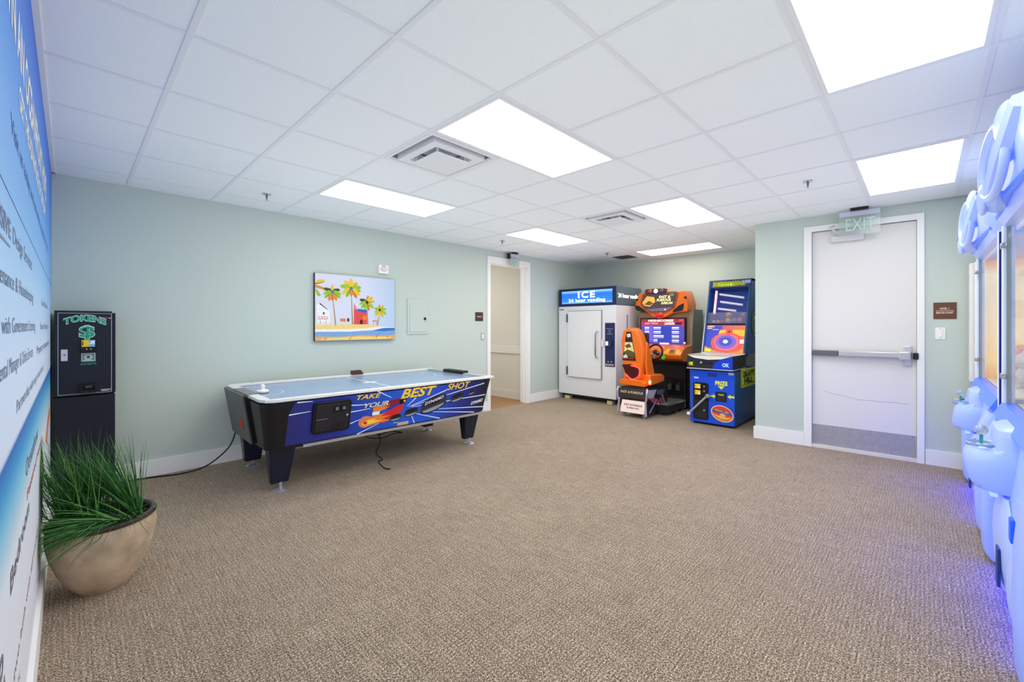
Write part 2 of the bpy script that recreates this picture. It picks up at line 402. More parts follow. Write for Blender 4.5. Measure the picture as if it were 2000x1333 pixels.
struct('baseboard_corridor', MB().box(5.684, 5.70, YB + .14, 7.6, 0, .14), M('corridor_base_paint', (206, 204, 196), .5))
al = bpy.data.lights.new('corridor_lamp', 'AREA'); al.energy = 8; al.size = .5; al.color = (1, .95, .86)
ao = bpy.data.objects.new('corridor_lamp', al); COL.objects.link(ao); ao.location = (4.75, 6.2, 2.6)

# ---------------------------------------------------------------- exit door in the right wall
D2 = struct('door_2', MB().box(d0 + .003, d1 - .003, .03, dz - .004, -.07, -.025, fr=DW), DOORW)
obj('casing', MB().add([DW(a, b, c) for c in (-.02, .016) for a, b in ((d0 - .075, 0), (d0, 0), (d0, dz), (d1, dz), (d1, 0), (d1 + .055, 0), (d1 + .055, dz + .062), (d0 - .075, dz + .062))],
    [(0, 1, 2, 7), (2, 3, 6, 7), (3, 4, 5, 6), (8, 15, 10, 9), (10, 15, 14, 11), (11, 14, 13, 12), (1, 9, 10, 2), (2, 10, 11, 3), (3, 11, 12, 4), (0, 7, 15, 8), (5, 13, 14, 6), (6, 14, 15, 7)]), TRIMW, D2, bevel=.005)
obj('threshold', MB().box(d0, d1, 0, .03, -.12, .012, fr=DW), M('worn_white_sill', (222, 218, 208), .5), D2)
kp = obj('kick_plate', MB().box(d0 + .006, d1 - .006, .035, .255, -.025, -.022, fr=DW), STEEL, D2)
for a in [d0 + .03 + i * .159 for i in range(6)]:
    for b in (.048, .243):
        obj('screw', MB().lathe([(.005, 0), (.003, .002)], (a, b, -.022), 8, DW), GREY, kp)
pb = obj('push_bar', MB().box(d0 + .24, d1 - .12, 1.03, 1.085, .02, .05, fr=DW), M('satin_steel', (214, 215, 217), .32, .65), D2, bevel=.008)
obj('bar_end', MB().box(d0 + .012, d0 + .235, 1.026, 1.085, -.024, .035, fr=DW), M('dark_steel', (132, 132, 134), .35, .8), pb, bevel=.006)
obj('bar_rail', MB().box(d0 + .2, d1 - .1, 1.036, 1.08, -.024, .02, fr=DW), GREY, pb)
obj('latch_case', MB().box(d1 - .135, d1 - .045, 1.01, 1.095, -.024, .06, fr=DW), M('satin_steel', (214, 215, 217), .32, .65), pb, bevel=.012)
obj('latch_plate', MB().box(d1 - .1, d1 - .035, .945, 1.155, -.024, -.002, fr=DW), M('light_steel', (218, 219, 221), .35, .6), pb, bevel=.01)
obj('strike', MB().box(d1 - .03, d1 + .012, 1.02, 1.085, -.02, .03, fr=DW), DARK, pb, bevel=.008)
dc = obj('door_closer', MB().box(d0 + .175, d0 + .455, 2.265, 2.325, -.025, .035, fr=DW), M('closer_enamel', (214, 215, 217), .4), D2, bevel=.006)
obj('closer_arm', MB().tube([DW(d0 + .25, 2.325, .02), DW(d0 + .25, 2.345, .02), DW(d0 + .16, 2.42, .09), DW(d0 + .2, 2.44, .016)], .009), M('closer_enamel', (214, 215, 217), .4), dc)
crack = obj('scuff_line', MB().tube([DW(d0 + .1 + .1 * i, .63 - .02 * min(i, 3) - .004 * (i % 2), -.0246) for i in range(8)], .0012, 4), GREY, D2)

def exit_sign(fr, w, h, label, loc, bracket):
    t = thing('exit_sign', label, 'exit sign', loc, 'edge lit exit signs')
    obj('canopy', MB().box(w * .28, w * .72, -.022, -.001, -.045, .045, fr=fr), BLACK, t, bevel=.003)
    g = obj('panel', MB().box(0, w, -h, -.022, -.004, .004, fr=fr), M('sign_acrylic', (214, 228, 222), .12, trans=.55, alpha=.5), t, bevel=.002)
    obj('top_band', MB().box(.002, w - .002, -.075, -.026, .0045, .006, fr=fr), M('sign_band', (196, 200, 214), .4), g)
    text(g, 'EXIT', M('exit_green', (176, 214, 200), .4), fr, w * .17, -h * .83, h * .46, w * .7, c=.0065, bold=.0)
    if bracket:
        obj('bracket', MB().box(-.03, .02, -.11, -.022, -.03, .012, fr=fr), BLACK, t, bevel=.004)
    return t
exit_sign(F((5.664, .645, H), (.09, -.996, 0), (0, 0, 1)), .335, .275, 'clear exit sign hung over the white door with push bar', (5.68, .48, H), False)
exit_sign(F((5.035, 4.915, H), (1, 0, 0), (0, 0, 1)), .235, .255, 'clear exit sign hung over the open doorway', (5.15, 4.91, H), True)

def plate(name, label, cat, fr, a0, a1, b0, b1, m, t=.008, group=None):
    loc = tuple(fr((a0 + a1) / 2, b0, 0))
    th = thing(name, label, cat, loc, group)
    obj('plate', MB().box(a0, a1, b0, b1, 0, t, fr=fr), m, th, bevel=.003); return th
BW = F((0, YB, 0), (1, 0, 0), (0, 0, 1))
s1 = plate('room_sign', 'brown room sign reading LEVEL 1 beside the white exit door', 'sign', DW, 1.535, 1.692, 1.42, 1.578, PLUM)
text(s1, 'LEVEL 1', CREAM, DW, 1.58, 1.512, .016, .062, c=.0092, bold=.02)
text(s1, 'BEACON COURT', CREAM, DW, 1.555, 1.472, .016, .115, c=.0092, bold=.02)
obj('rule', MB().box(1.55, 1.675, 1.498, 1.501, .008, .0092, fr=DW), CREAM, s1)
s2 = plate('room_sign', 'small dark brown room sign left of the open doorway', 'sign', BW, 4.36, 4.52, 1.428, 1.567, M('dark_brown_plastic', (74, 54, 46), .5))
text(s2, 'GAME ROOM', CREAM, BW, 4.395, 1.488, .018, .09, c=.0092)
def switch(label, fr, a0, a1, b0, b1, m):
    t = plate('light_switch', label, 'light switch', fr, a0, a1, b0, b1, m, .007)
    ca, cb = (a0 + a1) / 2, (b0 + b1) / 2; w, h = (a1 - a0), (b1 - b0)
    obj('rocker', MB().box(ca - w * .22, ca + w * .22, cb - h * .3, cb + h * .3, .007, .012, fr=fr), WHITE, t, bevel=.002)
    for q in (-.4, .4): obj('screw', MB().lathe([(.004, 0), (.003, .0015)], (ca, cb + h * q, .007), 8, fr), GREY, t)
switch('white rocker light switch under the brown sign by the white door', DW, 1.548, 1.618, 1.222, 1.338, WHITE)
switch('grey light switch under the dark brown sign left of the open doorway', BW, 4.477, 4.553, 1.126, 1.249, M('switch_grey', (176, 180, 178), .5))
hs = plate('fire_alarm', 'white wall fire alarm strobe above the beach picture', 'fire alarm', BW, 2.722, 2.858, 2.022, 2.132, WHITE, .03)
obj('strobe_lens', MB().lathe([(.045, .03), (.042, .045), (.02, .055)], (2.79, 2.077, 0), 20, BW, sy=.55), M('strobe_lens', (216, 214, 222), .15), hs)
text(hs, 'FIRE', REDP, BW, 2.762, 2.108, .014, .055, c=.0312)
ep = plate('electrical_panel', 'green painted electrical panel door right of the beach picture', 'electrical panel', BW, 3.149, 3.497, 1.238, 1.725, WALL, .012)
obj('door', MB().box(3.185, 3.45, 1.27, 1.66, .012, .018, fr=BW), WALL, ep, bevel=.003)
lt = obj('latch', MB().box(3.405, 3.44, 1.435, 1.47, .018, .024, fr=BW), DARK, ep)
obj('keyhole', MB().lathe([(.006, 0), (.005, .004)], (3.43, 1.415, .018), 10, BW), DARK, lt)

# ---------------------------------------------------------------- beach picture
PF = F((1.925, 4.957, 1.18), (1, 0, 0), (0, 0, 1))
pc = thing('beach_picture', 'unframed canvas of palm trees and a red hut on green wall', 'picture', (2.43, 4.98, 1.18))
obj('canvas', MB().box(0, 1.012, 0, .778, -.043, 0, fr=PF), [M('canvas_edge', (70, 70, 66), .8)], pc)
P = lambda n, c: M('paint_' + n, c, .75, noise=(60, .1))
sky = ramp_mat('paint_sky', 0, [(-.5, (214, 214, 226)), (.1, (208, 214, 230)), (.58, (174, 200, 224))], .8)
WHT, SAND, SAND2 = P('white', (240, 238, 236)), P('sand', (244, 214, 130)), P('dune', (226, 176, 92))
printed('painted_sky', pc, PF, [(sky, rect(.002, 1.01, .002, .776))], .0005)
sea = P('sea', (128, 168, 214)); deep = P('deep_sea', (52, 118, 196))
printed('painted_shore', pc, PF, [
    (WHT, [(.002, .08), (1.01, .12), (1.01, .16), (.78, .16), (.4, .19), (.002, .19)]),
    (SAND, [(.002, .135), (.35, .135), (.6, .142), (.82, .17), (.6, .2), (.3, .19), (.002, .185)]),
    (sea, [(.002, .03), (1.01, .03), (1.01, .15), (.85, .142), (.7, .118), (.4, .104), (.002, .105)]),
    (deep, [(.7, .116), (.85, .146), (1.01, .15), (1.01, .115), (.85, .105)]),
    (SAND2, [(.002, .004), (1.01, .004), (1.01, .06), (.8, .05), (.6, .062), (.3, .045), (.002, .052)]),
    (SAND, [(.05, .01), (.9, .008), (.98, .03), (.5, .045), (.1, .03)]),
    (P('rust', (196, 112, 54)), line((.75, .03), (.8, .1), .012)), (P('rust', (196, 112, 54)), line((.4, .01), (.44, .05), .01)), (P('rust', (196, 112, 54)), line((.1, .01), (.14, .04), .01)),
    (P('rust', (196, 112, 54)), line((.9, .02), (.93, .06), .01))], .0012)
hut = P('hut_red', (228, 80, 74)); roofb = P('roof_blue', (34, 108, 190)); dk = P('dark', (44, 44, 50)); orr = P('orange', (238, 130, 40))
printed('painted_hut', pc, PF, [(hut, [(.459, .192), (.633, .192), (.628, .37), (.505, .37), (.459, .45)]), (P('pink', (232, 128, 150)), [(.462, .37), (.503, .37), (.462, .44)]),
    (roofb, [(.503, .35), (.623, .332), (.625, .37), (.508, .382)]), (dk, [(.535, .195), (.57, .195), (.572, .235), (.552, .256), (.535, .235)]),
    (orr, [(.56, .27), (.6, .24), (.62, .25), (.62, .3), (.58, .3)])], .0018)
printed('painted_house', pc, PF, [(WHT, [(.02, .2), (.17, .2), (.17, .345), (.06, .43), (.02, .42)]), (dk, line((.052, .43), (.142, .362), .014)), (dk, rect(.09, .108, .305, .33))], .0018)
printed('painted_fence', pc, PF, [(REDP, rect(.025, .145, .25, .255)), (REDP, rect(.025, .145, .275, .279)), (REDP, line((.06, .2), (.06, .25), .006)), (REDP, line((.125, .2), (.125, .25), .006)),
    (REDP, rect(.045, .05, .25, .279)), (REDP, rect(.075, .08, .25, .279)), (REDP, rect(.105, .11, .25, .279)), (REDP, rect(.135, .14, .25, .279))], .0024)
printed('painted_towel', pc, PF, [(orr, rect(.29, .335, .225, .26))], .0018)
printed('painted_towel', pc, PF, [(REDP, rect(.34, .352, .22, .26))], .0018)
printed('painted_towel', pc, PF, [(dk, rect(.375, .4, .225, .265))], .0018)
printed('painted_bench', pc, PF, [(orr, rect(.7, .775, .228, .242)), (orr, line((.72, .18), (.715, .23), .006)), (orr, line((.76, .18), (.755, .23), .006))], .0018)
gr1, gr2, gr3, olv = P('lime', (150, 200, 40)), P('yellow', (238, 196, 40)), P('amber', (226, 140, 60)), P('olive', (74, 78, 50))
def palm(a, b, base, s, bx, cols, core):
    sh = [(P('trunk', (214, 160, 110)), line(base, (a, b), .016 * s)), (P('bark', (120, 84, 60)), line((base[0] + .006, base[1]), (a + .005, b - .08), .006 * s))]
    for k, (ang, ln, ci) in enumerate(cols):
        d = (math.cos(R(ang)), math.sin(R(ang))); n = (-d[1], d[0]); q = ln * s
        dr = -.03 * s * abs(d[0])
        sh.append(([gr1, gr2, gr3, olv][ci], [(a, b), (a + d[0] * q * .35 + n[0] * q * .2, b + d[1] * q * .35 + n[1] * q * .2), (a + d[0] * q * .8 + n[0] * q * .16, b + d[1] * q * .8 + n[1] * q * .16 + dr * .6),
                    (a + d[0] * q, b + d[1] * q + dr), (a + d[0] * q * .8 - n[0] * q * .14, b + d[1] * q * .8 - n[1] * q * .14 + dr * .6), (a + d[0] * q * .35 - n[0] * q * .18, b + d[1] * q * .35 - n[1] * q * .18)]))
        if k % 2: sh.append((olv, line((a, b), (a + d[0] * q * .9, b + d[1] * q * .9 + dr), .008 * s)))
    sh.append((core, disc(a, b, .02 * s, n=8)))
    printed('painted_palm', pc, PF, sh, .0024)
blu = P('core_blue', (60, 120, 200))
fr5 = [(90, .12, 1), (50, .12, 1), (130, .13, 1), (20, .13, 0), (160, .14, 0), (0, .12, 0), (200, .12, 1), (235, .11, 0), (270, .1, 2), (305, .12, 2), (335, .12, 1)]
palm(.425, .625, (.44, .192), 1.05, 0, fr5, blu)
palm(.198, .57, (.235, .182), .9, 0, [(90, .1, 1), (30, .12, 3), (150, .13, 3), (0, .12, 0), (180, .12, 0), (210, .12, 0), (245, .12, 2), (270, .12, 2), (300, .12, 2), (335, .12, 0)], blu)
palm(.628, .465, (.635, .192), .95, 0, [(80, .1, 2), (50, .12, 1), (150, .12, 3), (20, .12, 1), (180, .11, 0), (215, .1, 0), (250, .1, 0), (285, .11, 2), (330, .11, 0)], dk)
palm(.8, .375, (.76, .178), .85, 0, [(95, .09, 2), (55, .11, 1), (20, .12, 0), (150, .1, 0), (190, .09, 0), (220, .1, 1), (260, .1, 1), (300, .11, 1), (340, .12, 0)], dk)
printed('painted_palm', pc, PF, [(gr2, [(.003, .66), (.03, .7), (.1, .705), (.11, .69), (.06, .66)]), (gr3, [(.003, .64), (.05, .63), (.15, .6), (.16, .58), (.1, .59), (.003, .61)]), (gr1, [(.003, .6), (.04, .57), (.065, .52), (.05, .51), (.02, .53)]), (olv, line((.003, .65), (.11, .68), .01))], .0024)

# ---------------------------------------------------------------- ocean mural with lettering on the left wall
MW = F((XL, 0, 0), (0, 1, 0), (0, 0, 1))
mu = thing('wall_mural', 'blue sky and sea wall graphic with lettering on left wall', 'mural', (XL, 3, BH))
mgrad = ramp_mat('mural_print', 2, [(0, (226, 226, 232)), (.35, (222, 224, 234)), (.62, (214, 222, 232)), (.76, (120, 190, 222)), (.83, (62, 150, 206)), (.895, (36, 104, 184)), (.905, (208, 220, 240)), (1.1, (200, 218, 242)), (1.35, (166, 204, 240)), (1.55, (128, 182, 236)), (1.9, (86, 152, 232)), (2.43, (40, 104, 220))], .5, noise=0)
obj('vinyl_sheet', MB().box(.9, YB - .001, BH + .001, H - .004, 0, .0015, fr=MW), mgrad, mu)
GR = M('mural_grey_ink', (122, 140, 170), .6); GR2 = M('mural_blue_ink', (72, 118, 186), .6); INK = M('mural_dark_ink', (112, 112, 128), .6)
def mt(s, y0, y1, z, h, m, bold=.0, shear=0): text(mu, s, m, MW, y0, z, h, y1 - y0, c=.0022, bold=bold, shear=shear)
mt('OWN AN OCEANFRONT HOME', 1.3, 3.85, 2.112, .137, WPRINT, .03)
mt('GET THE ADVANTAGE OF OUR TEAM', 1.87, 3.7, 1.985, .068, WPRINT, .03)
mt('Visit us today and see what is possible for you', 1.62, 4.1, 1.835, .05, GR2)
mt('EXCLUSIVE', 1.02, 1.62, 1.565, .045, GR, .02); mt('Design Services', 1.68, 2.46, 1.565, .045, GR)
mt('Maintenance & Housekeeping', 1.12, 2.54, 1.445, .042, GR)
mt('Rental with Government Licensing', 1.1, 2.69, 1.335, .04, GR)
mt('Vacation Rental Manager & Online Services', 1.0, 2.52, 1.235, .04, GR)
mt('Partnership with major travel brands', 1.79, 3.48, 1.112, .036, GR)
mt('Guest Relations', 3.24, 4.09, 1.46, .035, GR); mt('Revenue Management', 3.13, 4.21, 1.335, .035, GR); mt('Property', 2.82, 3.45, 1.225, .038, GR); mt('Inspections', 3.52, 4.34, 1.225, .038, GR)
mt('Oceanfront', 2.14, 2.9, .845, .06, INK); mt('Bedroom', 1.61, 2.3, .69, .055, INK, .01); mt('Studio', 1.05, 1.45, .6, .07, INK, .02)
mt('Featured', 2.2, 2.75, .755, .035, M('mural_rose_ink', (196, 104, 108), .6), .01); mt('Homes', 2.82, 3.3, .755, .035, M('mural_rose_ink', (196, 104, 108), .6), .01); mt('two bath with full kitchen', 1.7, 2.9, .42, .03, INK); mt('sleeps six', 1.5, 1.9, .33, .03, INK)
obj('seam', MB().box(.9, YB, 1.668, 1.671, .0015, .002, fr=MW), M('seam_dark_line', (54, 84, 130), .7), mu)  # thin dark line along the join of the vinyl
printed('underline', mu, MW, [(GR, line((1.0, 1.54), (1.6, 1.545), .014))], .0022)
printed('beach_umbrella', mu, MW, [(M('mural_orange', (222, 120, 70), .6), [(3.8, .66), (4.1, .74), (4.45, .78), (4.6, .72), (4.2, .68), (4.0, .6)])], .0022)
printed('bench', mu, MW, [(M('mural_stone', (140, 134, 128), .6), [(1.36, .3), (1.5, .3), (1.52, .5), (1.47, .58), (1.4, .5)])], .0022)

# ---------------------------------------------------------------- token machine
tx0, tx1, ty = -.082, .254, 4.70
tk = thing('token_machine', 'dark blue token changer cabinet standing in the corner behind the grass pot', 'token machine', (.086, 4.85, 0))
obj('pedestal', MB().box(tx0, tx1, ty + .004, 4.978, 0, .806), NAVY, tk, bevel=.004)
obj('cabinet', MB().box(tx0, tx1 + .004, ty + .03, 4.978, .815, 1.458), NAVY, tk, bevel=.004)
TF = F((tx0, ty, .813), (1, 0, 0), (0, 0, 1))
tkd = obj('door', MB().box(0, .318, 0, .657, -.03, 0, fr=TF), NAVY, tk, bevel=.004)
obj('pinstripe', MB().ring(.018, .316, .012, .64, .0035, .0005, .0012, fr=TF), M('silver_line', (172, 178, 196), .5), tkd)
text(tkd, 'TOKENS', PALEP, TF, .047, .545, .046, .238, c=.0012, bold=.06, arc=.034)
text(tkd, 'TOKENS', GREENP, TF, .05, .548, .04, .232, c=.0018, bold=.025, arc=.034)
text(tkd, '$', PALEP, TF, .129, .452, .088, .092, c=.0012, bold=.05)
text(tkd, '$', GREENP, TF, .133, .455, .08, .084, c=.0018, bold=.02)
text(tkd, 'ACCEPTS', GREENP, TF, .137, .236, .014, .09, c=.0012, bold=.02)
ba = obj('bill_acceptor', MB().box(.142, .222, .335, .432, 0, .03, fr=TF), BLACK, tkd, bevel=.003)
printed('acceptor_label', ba, TF, [(YEL, rect(.145, .184, .378, .43)), (M('label_blue', (130, 190, 220), .5), rect(.184, .219, .378, .43)), (BLK, rect(.148, .154, .388, .42)), (WPRINT, [(.186, .4), (.2, .425), (.217, .425), (.217, .4)])], .0305)
for a in (.172, .196): obj('lamp', MB().lathe([(.004, 0), (.003, .003)], (a, .36, .03), 8, TF), WHITE, ba)
printed('bill_picture', tkd, TF, [(M('bill_paper', (176, 196, 196), .7), rect(.143, .222, .262, .328)), (M('bill_ink', (110, 138, 136), .7), rect(.148, .217, .268, .322)), (M('bill_paper', (176, 196, 196), .7), disc(.182, .297, .024, .02)), (M('bill_ink2', (70, 92, 96), .7), disc(.182, .297, .01, .012)), (M('bill_paper', (176, 196, 196), .7), [(.15, .27), (.17, .282), (.2, .275), (.215, .27)])], .0012)
lk = obj('lock_plate', MB().box(.034, .07, .272, .36, 0, .006, fr=TF), M('lilac_steel', (206, 200, 222), .35), tkd, bevel=.002)
obj('keyhole', MB().lathe([(.007, 0), (.006, .003)], (.054, .318, .006), 10, TF), GREY, lk)
cup = obj('coin_cup', MB().ring(.136, .226, .02, .088, .012, 0, .05, fr=TF), BLACK, tkd, bevel=.004)
obj('cup_tray', MB().box(.146, .216, .022, .04, 0, .045, fr=TF), M('cup_blue', (22, 26, 52), .3), cup)
obj('coin_chute', MB().box(.165, .205, .06, .08, 0, .02, fr=TF), GREY, cup)
printed('maker_badge', tkd, TF, [(WPRINT, rect(.252, .272, .6, .606)), (REDP, disc(.284, .603, .007, n=10)), (WPRINT, rect(.297, .309, .6, .606)), (WPRINT, rect(.252, .31, .032, .036)), (WPRINT, rect(.256, .3, .024, .027))], .0012)

# ---------------------------------------------------------------- pot of grass
pcx, pcy = .122, 3.085
pt = thing('potted_grass', 'spiky green grass in a wide tan glazed pot against the mural', 'potted plant', (pcx, pcy, 0))
tan = M('tan_glazed_clay', (206, 182, 152), .5, noise=(9, .42), bump=(40, .3))
obj('pot', MB().lathe([(.098, 0), (.106, .01), (.138, .05), (.172, .12), (.198, .20), (.211, .27), (.214, .305), (.207, .335), (.204, .345), (.19, .345), (.18, .25)], (pcx, pcy, 0), 48), tan, pt)
obj('rim', MB().lathe([(.204, .338), (.213, .345), (.217, .356), (.213, .366), (.2, .368), (.185, .362), (.18, .345), (.18, .30)], (pcx, pcy, 0), 48, cap=False), M('dark_glaze', (66, 52, 48), .18, noise=(14, .45)), pt)
obj('soil', MB().lathe([(.181, .262), (.1, .268), (.01, .27)], (pcx, pcy, 0), 32), M('dark_soil', (36, 30, 26), .95, bump=(80, .6)), pt)
blades = MB()
def blade(root, d, ln, droop, w):
    p = Vector(root); d = Vector(d).normalized(); side = d.cross(Vector((0, 0, 1)));
    if side.length < .1: side = Vector((1, 0, 0))
    side.normalize(); q = Matrix.Rotation(random.uniform(-1.2, 1.2), 3, d) @ side
    vs = []; n = 7
    for i in range(n + 1):
        k = i / n; ww = w * (1 - k ** 1.6) + .0003
        c = Vector(p); c.x = max(c.x, XL + .006)
        r_ = math.hypot(c.x - pcx, c.y - pcy)
        if c.z < .30 and r_ < .2: c.z = .30
        if r_ < .23 and c.z < .372 and r_ > .17: c.z = .372
        a = c + q * ww; b = c - q * ww; a.x = max(a.x, XL + .005); b.x = max(b.x, XL + .005); vs += [a, b]
        d = (d + Vector((0, 0, -droop * (.3 + k)))).normalized(); p = p + d * ln / n
    blades.add(vs, [(2 * i, 2 * i + 1, 2 * i + 3, 2 * i + 2) for i in range(n)], random.randrange(3))
g = random.gauss
for i in range(190):   # right tuft, fanning up and to the left
    t = g(0, 1)
    blade((.265 + g(0, .008), 3.07 + g(0, .01), .31), (-.42 + t * .2, .10 + g(0, .12), .9 + g(0, .1)), random.uniform(.3, .5), random.uniform(0, .05), .0025)
for i in range(300):   # left upright tuft
    blade((.06 + g(0, .05), 3.13 + g(0, .04), .31), (-.22 + g(0, .22), .0 + g(0, .25), .95), random.uniform(.3, .52), random.uniform(0, .07), .0025)
for i in range(330):   # drooping tuft lying over the rim towards the front left
    blade((.2 + g(0, .025), 3.02 + g(0, .03), .315), (-.85 + g(0, .2), -.28 + g(0, .28), .34 + g(0, .14)), random.uniform(.26, .46), random.uniform(.04, .16), .0025)
for i in range(26):
    blade((.18 + g(0, .04), 3.03 + g(0, .03), .315), (g(0, .6), -.5 + g(0, .4), .5), random.uniform(.2, .36), random.uniform(.12, .3), .0022)
obj('grass_blades', blades, [M('grass_deep', (26, 74, 32), .55), M('grass_mid', (44, 104, 40), .5), M('grass_light', (92, 142, 66), .5)], pt, kind='stuff')

# ---------------------------------------------------------------- air hockey table
AC = (2.2075, 4.216); AR = -1.6
ah = thing('air_hockey_table', 'blue air hockey table with TAKE YOUR BEST SHOT side art', 'air hockey table', (AC[0], AC[1], 0), rz=AR, world=False)
ah['_o'] = (0, 0, 0)
LX, LY = 1.18, .645
def outline(hx, hy, r):
    return rrect(-hx, hx, -hy, hy, r, 6)
inner_blk = M('black_laminate', (22, 22, 26), .38, noise=(40, .2))
rings = []
for z, k in ((.36, 0), (.745, 1)):
    rings.append([Vector((a, b, z)) for a, b in outline(LX - .06 * (1 - k), LY - .085 * (1 - k), .1)])
obj('body', MB().loft(rings, True, 0), inner_blk, ah)
obj('playfield', MB().box(-LX + .075, LX - .075, -LY + .055, LY - .055, .735, .757), M('blue_playfield', (134, 160, 194), .22, noise=(3, .06)), ah)
AT = F((0, 0, .757), (1, 0, 0), (0, 1, 0))
wl = M('white_line', (226, 232, 240), .4)
printed('center_line', ah, AT, [(wl, rect(-.008, .008, -LY + .06, LY - .06)), (wl, rect(-.075, .075, -.03, .03)), (wl, rect(-.02, .02, -.06, .06))], .0006)
printed('goal_crease', ah, AT, [(wl, [(p[0], p[1]) for p in disc(-LX + .08, 0, .25, n=16, t0=-90, t1=90)] + [(p[0], p[1]) for p in disc(-LX + .08, 0, .243, n=16, t0=-90, t1=90)][::-1])], .0006)
printed('goal_crease', ah, AT, [(wl, [(p[0], p[1]) for p in disc(LX - .08, 0, .25, n=16, t0=90, t1=270)] + [(p[0], p[1]) for p in disc(LX - .08, 0, .243, n=16, t0=90, t1=270)][::-1])], .0006)
railm = M('white_rail', (228, 226, 222), .35)
for sy in (-1, 1):
    o_ = [(-LX + .1, sy * LY), (LX, sy * LY), (LX, sy * (LY - .055)), (-LX + .075, sy * (LY - .055)), (-LX + .075, sy * .24), (-LX, sy * .24), (-LX, sy * (LY - .1)), (-LX + .03, sy * (LY - .03))]
    rl = obj('rail', MB().prism(o_, .757, .782), railm, ah, bevel=.004)
    for i in range(7):
        obj('screw', MB().lathe([(.006, 0), (.004, .002)], (-.95 + i * .32, sy * (LY - .028), .782), 8), GREY, rl)
obj('rail_end', MB().box(LX - .075, LX, -LY + .055, LY - .055, .745, .78), M('grey_rail', (176, 180, 180), .4), ah, bevel=.004)
obj('goal_cover', MB().box(LX - .085, LX + .012, -.17, .24, .765, .805), BLACK, ah, bevel=.012)
obj('goal_cap', MB().box(-LX - .012, -LX + .078, -.235, .235, .745, .788), M('grey_cap', (118, 118, 116), .4), ah, bevel=.006)
# end panel: recessed goal box
EF = F((-LX + .042, 0, .36), (0, -1, 0), (-.153, 0, .988))
obj('end_panel', MB().prism([(-.47, 0.0), (.2, 0.0), (.2, .42), (-.5, .42)], -.05, .012, EF), M('grey_end_panel', (86, 88, 88), .4), ah, bevel=.004)
EF = F((-LX + .056 - .001, 0, .36), (0, -1, 0), (-.153, 0, .988))
obj('end_strip', MB().box(.205, .235, .01, .41, -.004, .02, fr=EF), BLACK, ah)
obj('return_slot', MB().prism([(-.05, .12), (.02, .10), (.04, .16), (-.02, .2)], .012, .018, F((-LX + .042, 0, .36), (0, -1, 0), (-.153, 0, .988))), REDP, ah, label='red plastic piece in the puck return')
# front art
PFR = F((0, -LY + .085 - .0015, .36), (1, 0, 0), (0, -.2168, .9762))
art = ramp_mat('side_art_blue', 0, [(-1.0, (40, 42, 110)), (-.6, (34, 50, 150)), (0, (26, 88, 206)), (.3, (30, 84, 206)), (.75, (30, 42, 130)), (1.05, (14, 16, 36))], .35)
printed('side_art', ah, PFR, [(art, [(-.945, .395), (-.99, .29), (-1.0, .03), (1.075, .03), (1.09, .395)])], .001)
ray = M('ray_white', (220, 236, 252), .5)
o0 = (.06, .205)
rays = [(ray, line(p, q, .011)) for p, q in (((1.04, .36), (.13, .215)), ((1.076, .22), (.13, .205)), ((1.075, .077), (.25, .16)), ((.95, .03), (.3, .13)), ((.488, .03), (.15, .14)), ((.185, .03), (.14, .12)),
      ((-.246, .41), (-.1, .33)), ((-.48, .305), (-.32, .29)), ((-.486, .242), (-.3, .25)), ((-.476, .133), (-.39, .16)), ((-.403, .02), (-.2, .09)), ((.171, .295), (.08, .22)), ((.53, .336), (.1, .21)), ((-.93, .39), (-.81, .385)), ((-.985, .292), (-.82, .3)))]
for k_ in rays: printed('ray_line', ah, PFR, [k_], .0013)
pr = []
rd = M('sleeve_red', (214, 38, 44), .5); fl1 = M('flame_orange', (240, 130, 40), .5); fl2 = M('flame_yellow', (250, 210, 80), .5); hand = M('hand_tan', (206, 140, 110), .5); dr_ = M('dark_red_print', (140, 26, 40), .5)
pr += [(dr_, [(-.22, .235), (-.12, .30), (-.02, .315), (.04, .305), (.065, .27), (.0, .235), (-.1, .215)]), (fl1, [(-.27, .225), (-.2, .265), (-.1, .27), (-.16, .245), (-.08, .245), (-.18, .215)]), (hand, disc(-.225, .237, .05, .035, 14)), (fl1, disc(-.232, .234, .034, .022, 12)),
       (M('ring_blue', (40, 60, 150), .5), [(-.14, .232), (.01, .275), (.04, .25), (-.1, .2)]),
       (rd, [(-.2, .165), (-.11, .205), (-.02, .24), (.03, .25), (.045, .215), (.01, .165), (-.05, .12), (-.17, .085)]),
       (hand, disc(-.335, .128, .065, .056, 18)), (fl1, [(-.385, .125), (-.33, .165), (-.22, .175), (-.14, .19), (-.19, .16), (-.09, .155), (-.17, .13), (-.08, .105), (-.2, .095), (-.3, .08), (-.365, .085)]), (fl2, [(-.37, .115), (-.31, .14), (-.22, .15), (-.26, .13), (-.17, .12), (-.27, .1), (-.35, .092)]), (rd, disc(-.335, .115, .02, .014, 10)),
       (WPRINT, rect(-.275, -.205, .178, .212)), (BLK, [(-.005, .25), (.05, .26), (.07, .3), (.02, .32), (-.01, .29)]), (YEL, disc(.045, .28, .012, n=8))]
printed('player_art', ah, PFR, pr, .0016)
pg1, pg2, pg3 = M('puck_dark', (50, 52, 60), .4), M('puck_light', (150, 156, 168), .4), M('puck_black', (24, 24, 30), .4)
